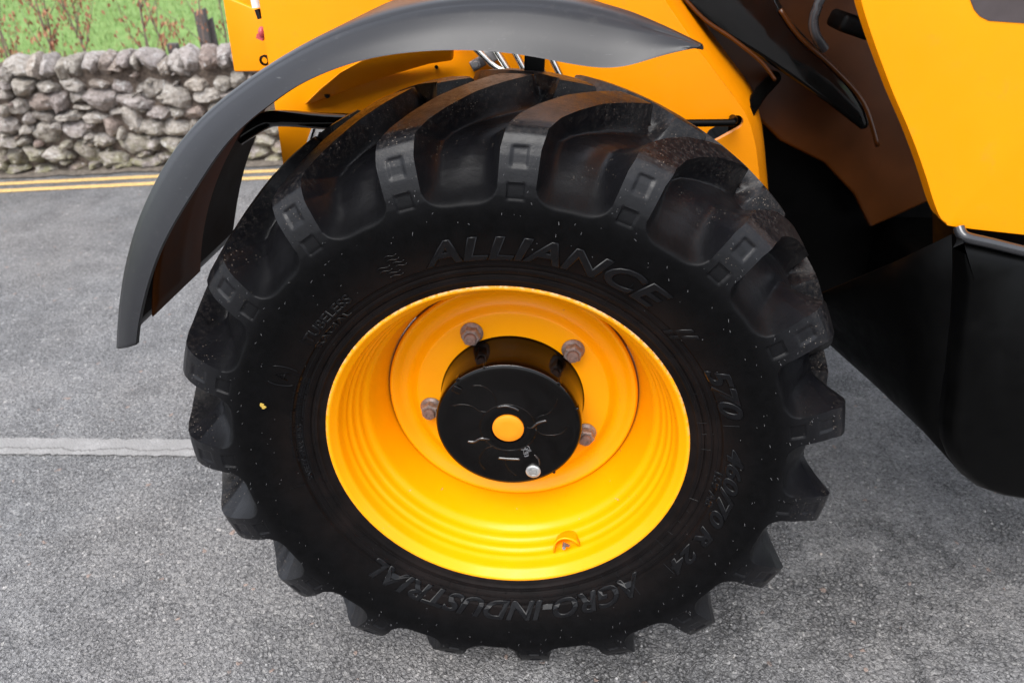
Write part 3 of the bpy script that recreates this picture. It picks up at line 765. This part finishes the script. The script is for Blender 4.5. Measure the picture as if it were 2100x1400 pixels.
# ---- hub -------------------------------------------------------
bm = bmesh.new()
prof = [(.1440, .1675), (.1440, .1655), (.1425, .1640), (.1410, .160), (.1402, .12), (.1395, .086), (.1392, .078), (.1375, .0725), (.1345, .0700), (.128, .0690), (.120, .0688), (.056, .0688), (.052, .0672), (.040, .0665), (.034, .0668), (.0335, .0690), (.030, .0690)]
lathe(bm, prof, 180)
part('hub', bm, HUBM, wheel, 50)
def on_face(x, z): return Vector((x, .0688, z))
bm = bmesh.new()
def ridge(pts, w=.0011, y=.0690): tube(bm, spline([Vector((x, y, z)) for x, z in pts], 5), w, 6)
HR = simple('raised_enamel', (.003, .002, .002), .14, 0, .5, 22, .3, spec=.9)
for k in range(3):                                   # cast webs: three lobes around the centre
    ro = lambda x, z, a=k*2*pi/3+.2: (x*cos(a)-z*sin(a), x*sin(a)+z*cos(a))
    ridge([ro(.050, .004), ro(.062, .016), ro(.080, .020), ro(.096, .034), ro(.104, .050)])
    ridge([ro(.050, -.010), ro(.060, -.024), ro(.082, -.030), ro(.100, -.026), ro(.112, -.012)])
tube(bm, [Vector((.053*cos(t), .0682, .053*sin(t))) for t in [2*pi*k/60 for k in range(61)]], .0016, 6)
HR = simple('raised_enamel', (.003, .002, .002), .14, 0, .5, 22, .3, spec=.9)
part('hub_casting', bm, HUBM, wheel, 180)['kind'] = 'stuff'
for pts, w_ in (([(-.020, .047), (-.004, .050), (.012, .046), (.020, .041)], .003), ([(.036, .004), (.044, .003), (.056, .014), (.072, .020)], .0028), ([(-.078, -.036), (-.066, -.036), (-.054, -.028), (-.036, -.028)], .0028),
                ([(-.020, -.073), (.000, -.074), (.022, -.074)], .0028), ([(.050, -.062), (.058, -.072), (.060, -.086)], .0018)):
    bm = bmesh.new(); ridge(pts, w_); part('hub_ridge', bm, HR, wheel, 180)
bm = bmesh.new(); tube(bm, [Vector((.1368*cos(t), .0712, .1368*sin(t))) for t in [radians(38+2.5*k) for k in range(40)]], .0011, 6)
part('hub_edge', bm, HR, wheel, 180)
for (a, w) in ((132, .010), (47, .009), (108, .006), (20, .005), (-50, .006)):
    bm = bmesh.new(); a = radians(a); boxm(bm, (.1365*cos(a), .078, .1365*sin(a)), (w, .016, .008), Matrix.Rotation(-a+pi/2, 3, 'Y')); part('hub_lug', bm, HUBM, wheel, None, .0022)
bm = bmesh.new(); boxm(bm, (-.094, .0685, .083), (.017, .006, .014), Matrix.Rotation(.5, 3, 'Y')); part('hub_lug', bm, HUBM, wheel, None, .0022)
bm = bmesh.new(); lathe(bm, [(.0300, .0700), (.0296, .0655), (.0270, .0640), (.015, .0636), (.0001, .0636)], 64); part('centre_cap', bm, HUBCAPY, wheel, 40)
bm = bmesh.new(); px_, pz_ = .048, -.101
lathe(bm, [(.0145, .0690), (.0145, .0655), (.0125, .0640), (.0085, .0640), (.0075, .0655), (.0065, .0655), (.0060, .0635), (.0001, .0632)], 36, (px_, 0, pz_)); part('drain_plug', bm, PLUG, wheel, 40)
def flat_text(body, x, z, size, ang, y, parent, mat, name='lettering', h=.0008):
    cu = bpy.data.curves.new('text', 'FONT'); cu.body = body; cu.size = size; cu.extrude = h
    ob = bpy.data.objects.new('text', cu); COL.objects.link(ob); bpy.context.view_layer.update()
    m = bpy.data.meshes.new_from_object(ob.evaluated_get(bpy.context.evaluated_depsgraph_get())); bpy.data.objects.remove(ob); bpy.data.curves.remove(cu)
    for v in m.vertices:
        a, b_, c_ = v.co; v.co = (x+a*cos(ang)-b_*sin(ang), y-c_, z+a*sin(ang)+b_*cos(ang))
    return link(name, m, mat, parent)
flat_text('GIL', .030, -.042, .013, radians(-66), .0684, wheel, BOLTG); flat_text('17-93', .021, -.043, .012, radians(-66), .0684, wheel, BOLTG)

# ---- wheel nuts: five on a 335 mm circle
nutm = None
for k in range(5):
    a = radians(45.06+72*k); root = empty('wheel_nut', (.1674*cos(a), .168, .1674*sin(a)), wheel)
    if nutm is None:
        bm = bmesh.new(); lathe(bm, [(.0195, -.0005), (.0200, -.003), (.0190, -.0045), (.0160, -.0075), (.012, -.008)], 28)
        rows = []
        for y, r in ((-.0065, .0158), (-.020, .0158), (-.0228, .0138), (-.0228, .0095)):
            rows.append([bm.verts.new(((r*1.05 if q % 1 == 0 else r)*cos(q*pi/3+.3), y, r*1.05*sin(q*pi/3+.3))) for q in range(6)])
        for A_, B_ in zip(rows, rows[1:]):
            for q in range(6): bm.faces.new((A_[q], A_[(q+1) % 6], B_[(q+1) % 6], B_[q]))
        bmesh.ops.recalc_face_normals(bm, faces=bm.faces); m1 = bpy.data.meshes.new('nut'); bm.to_mesh(m1); bm.free(); m1.materials.append(RUSTG); m1.polygons.foreach_set('use_smooth', [True]*len(m1.polygons)); m1.set_sharp_from_angle(angle=radians(30))
        bm = bmesh.new(); lathe(bm, [(.0108, -.010), (.0108, -.0275), (.0095, -.0295), (.0055, -.0300), (.0050, -.0285), (.0001, -.0280)], 20); bmesh.ops.recalc_face_normals(bm, faces=bm.faces); m2 = bpy.data.meshes.new('stud'); bm.to_mesh(m2); bm.free(); m2.materials.append(RUST)
        nutm = (m1, m2)
    # hexagon spins a little from nut to nut
    bpy.data.objects.remove(root); o1 = link('wheel_nut', nutm[0], None, wheel); o1.location = (.1674*cos(a), .168, .1674*sin(a)); o1.rotation_euler = (0, k*.37, 0); o1.scale = (1.12, 1.12, 1.12)
    o2 = link('wheel_stud', nutm[1], None, wheel); o2.location = o1.location; o2.scale = o1.scale

# ---- valve guard on the lower rim barrel
vg = radians(-66.5); R0 = .2955
def barrel(r, dphi, y): return Vector((r*cos(vg+dphi), y, r*sin(vg+dphi)))
bm = bmesh.new(); n = 16; rows = []
for j in range(9):                                   # half-cup rising off the barrel, open to the front
    v = j/8; row = []
    for i in range(n+1):
        t = -1+2*i/n; wv = .026*(1-.25*v)
        h = .030*(1-t*t)**.55*(1-v*.92)**.8
        row.append(bm.verts.new(barrel(R0+.006-h-.002, t*wv/R0, .036+.048*v)))
    rows.append(row)
for A_, B_ in zip(rows, rows[1:]):
    for i in range(n): bm.faces.new((A_[i], A_[i+1], B_[i+1], B_[i]))
o = part('valve_guard', bm, RIMM, wheel, 60); md = o.modifiers.new('solid', 'SOLIDIFY'); md.thickness = .003
bm = bmesh.new()
hp = [(0, -.007), (.005, -.001), (.0095, .005), (.006, .0065), (.002, .0035), (-.002, .0065), (-.0055, .0055), (-.006, .001)]
slab(bm, [barrel(R0-.010+z, x/R0, .0345) for x, z in hp], (0, .004, 0)); part('valve_hole', bm, RUST, wheel)
bm = bmesh.new(); tube(bm, [barrel(R0-.008, -.004, .036), barrel(R0-.010, -.006, .028)], .0035, 10); part('valve_stem', bm, BOLTG, wheel, 40)
# axle and brake drum hidden behind the wheel
bm = bmesh.new(); lathe(bm, [(.01, .19), (.19, .19), (.20, .22), (.20, .36), (.12, .38), (.11, .75)], 48); part('axle', bm, BLKM, None, 40)

# ---- mudguard --------------------------------------------------
outer = [(241,706),(243,640),(250,570),(262,500),(277,455),(300,400),(330,340),(366,285),(404,240),(447,206),(500,163),(560,125),(630,84),(700,50),(780,22),(850,5)]
inner = [(278,708),(282,668),(297,600),(318,535),(343,480),(372,430),(404,380),(440,325),(478,278),(520,240),(562,208),(605,178),(660,152),(715,132),(775,117),(850,107),(940,103),(1030,108),(1100,118),(1160,130),(1210,138),(1255,141),(1300,133),(1345,118),(1400,104),(1440,97)]
YF, YO = -.03, .034
op = [at(a, b, YO) for a, b in outer]; ip = [at(a, b, YF) for a, b in inner]
# circle through the outer edge, continued over the top
cx, cz = -.002, .045; Rr = sum(hypot(p.x-cx, p.z-cz) for p in op)/len(op)
tp = [at(a, b, y_) for a, b, y_ in ((1190, 0, YO), (1260, 17, YO), (1330, 39, .028), (1400, 71, .004), (1443, 95, -.024))]
a_l = atan2(op[-1].z-cz, op[-1].x-cx); a_r = atan2(tp[0].z-cz, tp[0].x-cx); r_l = hypot(op[-1].x-cx, op[-1].z-cz); r_r = hypot(tp[0].x-cx, tp[0].z-cz)
mid = [Vector((cx+(r_l+(r_r-r_l)*t)*cos(a_l+(a_r-a_l)*t), YO, cz+(r_l+(r_r-r_l)*t)*sin(a_l+(a_r-a_l)*t))) for t in [k/8 for k in range(1, 8)]]
OUT = spline(op+mid+tp, 4); INN = spline(ip, 4)
def resample(P, n):
    d = [0]
    for a, b in zip(P, P[1:]): d.append(d[-1]+(b-a).length)
    out = []; j = 0
    for i in range(n+1):
        t = d[-1]*i/n
        while j < len(d)-2 and d[j+1] < t: j += 1
        f = (t-d[j])/max(d[j+1]-d[j], 1e-9); out.append(P[j].lerp(P[j+1], min(f, 1)))
    return out
NS = 150
OUT = resample(OUT, NS); INN = resample(INN, NS)
for _ in range(60):
    OUT = [OUT[0]]+[(OUT[i-1]+OUT[i]*2+OUT[i+1])/4 for i in range(1, NS)]+[OUT[-1]]
    if _ < 8: INN = [INN[0]]+[(INN[i-1]+INN[i]*2+INN[i+1])/4 for i in range(1, NS)]+[INN[-1]]
bm = bmesh.new(); rows = []
for k in range(NS+1):
    o_, i_ = OUT[k], INN[k]; yo = o_.y; tf = min(1., (NS-k)/14+.06); ang = math.degrees(atan2(o_.z-cz, o_.x-cx))
    if ang < -90: ang += 360
    yb = interp([(62, .035), (78, .075), (100, .34), (125, .40), (148, .545), (400, .545)], ang)
    rad = Vector((o_.x-cx, 0, o_.z-cz)).normalized()
    d = (o_-i_); L = d.length; row = []
    row.append(i_-rad*.001+Vector((0, .010, 0))); row.append(i_+Vector((0, .001, 0))); row.append(i_.lerp(o_, min(.004/L, .3)) if L > .01 else i_)
    for t in (.25, .5, .7, .84): 
        q = i_.lerp(o_, t); q.y = YF+(yo-.012*tf-YF)*t*(.55+.45*t); row.append(q)
    for t in (0, .25, .5, .75, 1.):      # rounded shoulder into the top sheet
        a = t*pi/2; rr = min(.009, L*.15); q = Vector((o_.x, 0, o_.z))-rad*rr*(1-sin(a)); q.y = yo-.012*tf+.030*tf*(1-cos(a))+t*.004*tf; row.append(q)
    for t in (.15, .35, .6, .8, 1.):
        q = Vector((o_.x, 0, o_.z)); q.y = max(yo+.022*tf+.001*t, yo+.022*tf+(yb*tf-yo-.022*tf)*t); row.append(q)
    rows.append([bm.verts.new(q) for q in row])
for A_, B_ in zip(rows, rows[1:]):
    for i in range(len(A_)-1):
        bm.faces.new((A_[i], A_[i+1], B_[i+1], B_[i]))
bmesh.ops.remove_doubles(bm, verts=bm.verts, dist=.0002); bmesh.ops.recalc_face_normals(bm, faces=bm.faces)
if sum(f.normal.x*(f.calc_center_median().x-cx)+f.normal.z*(f.calc_center_median().z-cz) for f in bm.faces if abs(f.normal.y) < .3) < 0: bmesh.ops.reverse_faces(bm, faces=bm.faces)
UND = simple('mudguard_underside', (.0060, .0026, .0012), .62, 0, 0, 8, .45, spec=.06)  # brown tint stands in for the chassis yellow reflected on the underside
fender = part('mudguard', bm, FEN, None, 70, recalc=False)
md = fender.modifiers.new('solid', 'SOLIDIFY'); md.thickness = .004; md.offset = -1
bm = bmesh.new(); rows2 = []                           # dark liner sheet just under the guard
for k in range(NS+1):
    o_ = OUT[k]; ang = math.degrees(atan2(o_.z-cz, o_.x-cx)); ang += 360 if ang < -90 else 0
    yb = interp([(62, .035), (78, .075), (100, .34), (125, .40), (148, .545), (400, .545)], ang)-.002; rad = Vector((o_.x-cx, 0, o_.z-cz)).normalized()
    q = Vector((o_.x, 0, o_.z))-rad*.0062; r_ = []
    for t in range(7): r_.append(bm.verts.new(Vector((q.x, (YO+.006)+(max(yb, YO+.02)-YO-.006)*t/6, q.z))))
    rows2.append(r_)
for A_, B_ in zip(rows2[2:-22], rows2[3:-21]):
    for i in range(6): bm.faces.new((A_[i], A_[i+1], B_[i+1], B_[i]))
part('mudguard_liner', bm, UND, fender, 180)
bm = bmesh.new(); pr = None                            # ochre strip added inside the guard to stand for a warm reflection
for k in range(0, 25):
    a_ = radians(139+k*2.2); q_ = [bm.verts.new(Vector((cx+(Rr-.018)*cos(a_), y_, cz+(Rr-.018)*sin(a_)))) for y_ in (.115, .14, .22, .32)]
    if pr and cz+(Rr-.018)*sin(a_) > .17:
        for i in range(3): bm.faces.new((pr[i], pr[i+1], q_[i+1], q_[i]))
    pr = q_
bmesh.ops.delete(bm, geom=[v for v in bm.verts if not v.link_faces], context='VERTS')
o = part('guard_reflection', bm, simple('ochre_reflection', (.075, .020, .0015), .6, 0, 0, 6, .4, spec=.08), fender, 180); md2 = o.modifiers.new('solid', 'SOLIDIFY'); md2.thickness = .003
# ribs and bracket under the rear of the mudguard
bm = bmesh.new()
P1 = at(575, 243, .44); P2 = at(720, 250, .44)
tube(bm, spline([P1+Vector((-.09, -.02, -.035)), P1+Vector((-.035, 0, -.006)), P1+Vector((.01, 0, 0)), P2, P2+Vector((.35, .0, .005))], 4), .0165, 16); part('mudguard_bracket', bm, BLK, None, 60)
bm = bmesh.new(); q0, q1 = at(1330, 253, .50), at(1490, 252, .50)
tube(bm, spline([q0-Vector((.2, 0, 0)), q0, q1, q1+Vector((.012, .004, .001)), q1+Vector((.02, .03, .0)), q1+Vector((.02, .12, -.01))], 5), .0075, 14)
part('mudguard_rod', bm, BLKM, None, 60)
bm = bmesh.new(); c = at(1092, 135, .28); slab(bm, [c+Vector((-.018, 0, -.09)), c+Vector((.016, 0, -.09)), c+Vector((.024, 0, .07)), c+Vector((-.012, 0, .07))], (0, .03, 0)); part('mudguard_post', bm, BLKM, None, None, .003)

# ---- chassis side plate behind the wheel -------------------------
YP = .55
L = [(534,-240),(580,345)]
pl = [at(534, -260, YP), at(534, 0, YP), at(566, 265, YP), at(590, 400, YP), at(640, 620, YP), at(1600, 620, YP), at(1566, 460, YP), at(1556, 350, YP), at(1550, 300, YP), at(1541, 262, YP), at(1528, 232, YP), at(1506, 200, YP), at(1475, 160, YP), at(1430, 100, YP), at(1376, 20, YP), at(1320, -70, YP), at(1250, -190, YP), at(1220, -260, YP)]
lx = pl[1].x; 
for i in (0, 1, 2, 3): pl[i].x = lx-.003*i
slot = []
s0_, s1_ = at(1510, 251, YP), at(1463, 277, YP); ax = (s1_-s0_).normalized(); pr_ = Vector((-ax.z, 0, ax.x)); rw = .0145
for k in range(9): t = -pi/2+pi*k/8; slot.append(s0_+(-ax*cos(t)+pr_*sin(t))*rw)
for k in range(9): t = -pi/2+pi*k/8; slot.append(s1_+(ax*cos(t)-pr_*sin(t))*rw)
bm = bmesh.new(); slab(bm, pl, (0, .016, 0), [slot])
part('chassis_plate', bm, YEL, None, None)
bm = bmesh.new(); e = pl[6:]          # angled return of the plate, going into the wheel arch
rows = [[bm.verts.new(p+Vector((.0005, .0155, 0))) for p in e], [bm.verts.new(p+Vector((.02, .05, .004))) for p in e], [bm.verts.new(p+Vector((.045, .16, .004))) for p in e], [bm.verts.new(p+Vector((.06, .26, .004))) for p in e]]
for A_, B_ in zip(rows, rows[1:]):
    for i in range(len(A_)-1): bm.faces.new((A_[i], A_[i+1], B_[i+1], B_[i]))
part('plate_return', bm, YEL, None, 180)
# folded stiffener
gp = [(620,217),(655,182),(695,150),(760,112),(850,80),(930,84),(928,125),(880,132),(800,155),(700,190),(640,212)]
bm = bmesh.new(); slab(bm, [at(a, b, y_) for (a, b), y_ in zip(gp, (.532,.50,.475,.468,.468,.468,.512,.520,.530,.532,.532))], (0, .022, 0)); part('stiffener', bm, YEL, None, None, .006)
for a_, b_, r_ in ((671, 196, .006), (895, 138, .004)):
    bm = bmesh.new(); tube(bm, [at(a_, b_, .548), at(a_, b_, .52)], r_, 10); part('stiffener_bolt', bm, BLKM, None, 60)
# steel hydraulic pipes and their clamp
for i, (a, b, c_, d_) in enumerate(((967, 92, 1030, 152), (1013, 98, 1046, 150), (1052, 100, 1080, 152), (1093, 100, 1118, 160), (1124, 104, 1152, 162))):
    p, q = at(a, b, .515), at(c_, d_, .505); dd = (q-p).normalized(); bm = bmesh.new()
    if i == 0: pts = spline([p-dd*.35, p, p+(q-p)*.7, q+Vector((.01, .0, .004)), q+Vector((.05, .01, .002))], 6)
    else: pts = [p-dd*.35, p, q, q+dd*.2]
    tube(bm, pts, .0068, 14); part('hydraulic_pipe', bm, STEEL, None, 60)
bm = bmesh.new(); c = at(984, 128, .535); boxm(bm, c, (.040, .012, .022), Matrix.Rotation(-.5, 3, 'Y')); boxm(bm, at(1008, 112, .53), (.03, .02, .03), Matrix.Rotation(-.5, 3, 'Y')); part('pipe_clamp', bm, BOLTG, None, None, .003)
bm = bmesh.new(); c = at(976, 132, .52); lathe(bm, [(.0095, .012), (.0095, 0), (.0065, 0), (.0055, -.006), (.0001, -.006)], 20, c); part('clamp_bolt', bm, BOLTG, None, 40)
# warning sticker low on the plate
stk = [(618,305),(641,260),(700,262),(720,320),(640,340)]
bm = bmesh.new(); slab(bm, [at(a, b, YP-.0025) for a, b in ((626,300),(640,259),(700,259),(706,300))], (0, .002, 0)); st = part('warning_sticker', bm, WHT)
bm = bmesh.new()
for seg in (((633,300),(645,262)), ((645,262),(690,264)), ((646,300),(655,272)), ((655,272),(684,273)), ((652,283),(676,284)), ((650,292),(670,293))):
    p, q = at(*seg[0], YP-.0032), at(*seg[1], YP-.0032); tube(bm, [p, q], .0022 if seg[0][0] < 640 else .0014, 4)
o = part('sticker_print', bm, BLKM, st)
# grommets and small fittings on the front panel
YA = .80
bm = bmesh.new(); pa = [(440,-120),(457,0),(480,148),(600,147),(600,40),(530,22)]
slab(bm, [at(455, -10, YA), at(457, 0, YA), at(466, 60, YA), at(480, 148, YA), at(640, 146, YA), at(640, 54, YA), at(530, 22, YA)], (0, .02, 0)); part('front_panel', bm, YEL, None, None, .004)
bm = bmesh.new(); slab(bm, [at(440, -160, YA+.12), at(468, 30, YA+.12), at(640, 60, YA+.12), at(640, -160, YA+.12)], (0, .02, 0)); part('inner_panel', bm, YEL)
bm = bmesh.new(); c = at(527, 20, .70); tube(bm, [c+Vector((-.004, 0, .10)), c+Vector((0, 0, .004))], .010, 14); part('grab_handle', bm, WHT, None, 60)
bm = bmesh.new(); c = at(529, 27, .70); tube(bm, [c+Vector((0, 0, .008)), c+Vector((.004, 0, -.012))], .007, 14); part('handle_foot', bm, BLK, None, 60)
bm = bmesh.new(); c = at(538, 67, .74); bmesh.ops.create_uvsphere(bm, u_segments=18, v_segments=12, radius=.012, matrix=Matrix.Translation(c) @ Matrix.Diagonal((.75, 1, 1.1, 1)))
boxm(bm, c+Vector((-.006, 0, -.010)), (.016, .012, .010), Matrix.Rotation(.4, 3, 'Y')); part('red_button', bm, PINK, None, 50)
bm = bmesh.new(); c = at(543, 124, .745); lathe(bm, [(.012, .004), (.012, -.004), (.008, -.005), (.007, 0)], 24, c); part('cable_grommet', bm, BLKM, None, 50)

# ---- cab side at the right ---------------------------------------
YR = .05
cab = [(1745,-150),(1752,-60),(1760,0),(1778,60),(1800,122),(1826,190),(1853,252),(1874,305),(1893,360),(1908,408),(1921,440),(1934,452),(1952,460),(2100,477),(2420,512),(2500,-150)]
cp_ = [at(a, b, YR+.012) for a, b in cab]
cen = Vector((1.2, 0, .6)); bm = bmesh.new()
n = len(cp_)
def inset(P, d):
    out = []
    for i, p in enumerate(P):
        a = P[i-1]; b = P[(i+1) % len(P)]; t1 = (p-a).normalized(); t2 = (b-p).normalized(); t = (t1+t2).normalized()
        nn = Vector((-t.z, 0, t.x)); 
        out.append(p+nn*d)
    return out
cps = spline(cp_[:14], 4)+cp_[14:]
slab(bm, [Vector((p.x, YR, p.z)) for p in cps], (0, .034, 0))
cabp = part('cab_panel', bm, YEL, None, None, .020); cabp.modifiers['bevel'].segments = 6
bm = bmesh.new(); wd = [(1975,-60),(1990,0),(1998,20),(2010,34),(2028,43),(2100,48),(2350,64),(2350,-60)]
slab(bm, [at(a, b, YR-.001) for a, b in wd], (0, .0045, 0)); part('dark_decal', bm, DGLASS, cabp)
# black skirt under it, standing slightly proud, with a rounded top edge
sk = [(1966,470),(1972,484),(1990,492),(2100,517),(2420,590),(2420,1075),(2200,1045),(2100,1030),(2050,1022),(2010,1008),(1980,985),(1957,955),(1944,922),(1941,880),(1952,780),(1960,680),(1966,580)]
skp = [at(a, b, .035) for a, b in sk]
bm = bmesh.new(); rings = []
ins = inset(skp, .02)
if (ins[3]-Vector((1.1, 0, .2))).length > (skp[3]-Vector((1.1, 0, .2))).length: ins = inset(skp, -.02)
for t in (0, .12, .3, .6, 1.): rings.append([bm.verts.new(Vector((p.x+(q.x-p.x)*t, .055-.030*sin(t*pi/2), p.z+(q.z-p.z)*t))) for p, q in zip(skp, ins)])
rings.insert(0, [bm.verts.new(p+Vector((0, .10, 0))) for p in skp])
for A_, B_ in zip(rings, rings[1:]):
    for i in range(len(A_)): bm.faces.new((A_[i], A_[(i+1) % len(A_)], B_[(i+1) % len(A_)], B_[i]))
bm.faces.new(rings[-1]); part('side_skirt', bm, simple('satin_black_moulding', (.0015, .0015, .0015), .34, 0, 0, 30, .2, spec=.10), None, 60)
# glossy ledge that shows as a bright line under the yellow panel
bm = bmesh.new()
tube(bm, spline([at(1966, 466, .045), at(1972, 480, .038), at(1986, 488, .034), at(2030, 498, .034), at(2100, 515, .034), at(2420, 592, .034)], 5), .0085, 12); part('skirt_ledge', bm, simple('polished_black_edge', (.02, .02, .022), .22, 0, .5), None, 60)

# ---- wheel arch: walls running inwards from the cab side ----------
sp_ = [skp[i] for i in (0, 16, 15, 14, 13, 12, 11, 10, 9, 8, 7)]
bm = bmesh.new(); rows = []
for (dy, dx) in ((.02, .004), (.15, -.015), (.32, -.055), (.50, -.105), (.78, -.16), (1.0, -.18)):
    rows.append([bm.verts.new(Vector((min(p.x, 1.1)+dx+.004, .04+dy, max(p.z-dy*.75*max(0, (p.z-.05)/.35), -.12+.02)))) for p in sp_])
for A_, B_ in zip(rows, rows[1:]):
    for i in range(len(A_)-1): bm.faces.new((A_[i], A_[i+1], B_[i+1], B_[i]))
o = part('lower_arch', bm, BLKM, None, 60); md = o.modifiers.new('solid', 'SOLIDIFY'); md.thickness = .006
bm = bmesh.new(); boxm(bm, (1.60, .62, .02), (1.35, 1.05, .22)); part('fuel_tank', bm, BLKM, None, None, .02)
bm = bmesh.new()                                       # black chassis below the plate
slab(bm, [(-.28, .60, -.12), (.50, .60, -.12), (.50, .60, .30), (-.28, .60, .30)], (0, 1.1, 0)); slab(bm, [(.501, .90, -.12), (2.2, .90, -.12), (2.2, .90, 1.0), (.501, .90, 1.0)], (0, .8, 0)); part('chassis_frame', bm, BLKM)
# inside of the arch, its shade painted in as dark brown, with the black lift arm in front of it
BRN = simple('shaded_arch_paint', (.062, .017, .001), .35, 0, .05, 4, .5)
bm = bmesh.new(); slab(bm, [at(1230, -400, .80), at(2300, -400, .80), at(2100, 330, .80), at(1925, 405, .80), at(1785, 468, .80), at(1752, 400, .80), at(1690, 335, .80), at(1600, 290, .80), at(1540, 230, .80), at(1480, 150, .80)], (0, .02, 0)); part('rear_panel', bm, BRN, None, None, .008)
arm = [(1360,-80),(1410,20),(1480,72),(1560,120),(1620,160),(1700,215),(1740,246),(1768,268),(1782,268),(1786,248),(1778,222),(1752,180),(1710,130),(1660,82),(1620,40),(1598,0),(1580,-80)]
bm = bmesh.new(); slab(bm, [at(a, b, .66) for a, b in arm], (0, .10, 0)); part('lift_arm', bm, BLK, None, None, .012)
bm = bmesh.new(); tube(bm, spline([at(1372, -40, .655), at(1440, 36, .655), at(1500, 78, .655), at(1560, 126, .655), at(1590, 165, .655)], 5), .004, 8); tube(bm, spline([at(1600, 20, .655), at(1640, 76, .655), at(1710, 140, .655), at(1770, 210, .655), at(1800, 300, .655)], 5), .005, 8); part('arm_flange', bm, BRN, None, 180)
bm = bmesh.new(); tube(bm, [at(1532, 232, .60), at(1560, 190, .72), at(1588, 160, .80)], .016, 12); part('tie_rod', bm, BLKM, None, 60)
bm = bmesh.new(); tube(bm, spline([at(1700, -40, .6), at(1678, 10, .6), at(1668, 45, .6), at(1674, 75, .6), at(1690, 100, .62)], 5), .010, 12); part('hose', bm, simple('shiny_grey_hose', (.035, .035, .038), .22), None, 60)
bm = bmesh.new(); c = at(1745, 50, .6); boxm(bm, c, (.07, .1, .035), Matrix.Rotation(.3, 3, 'Y')); part('arch_bracket', bm, BLKM, None, None, .01)
# cab and an added slab above the picture keep daylight out of the arch
bm = bmesh.new(); boxm(bm, (1.42, .66, 1.30), (1.75, 1.25, .75)); part('cab_body', bm, YEL, None, None, .03)
bm = bmesh.new(); boxm(bm, (.62, 1.05, 1.0), (.9, .9, .10)); part('arch_light_blocker', bm, YEL, None, None, .02)  # unseen slab added over the arch to shut out daylight
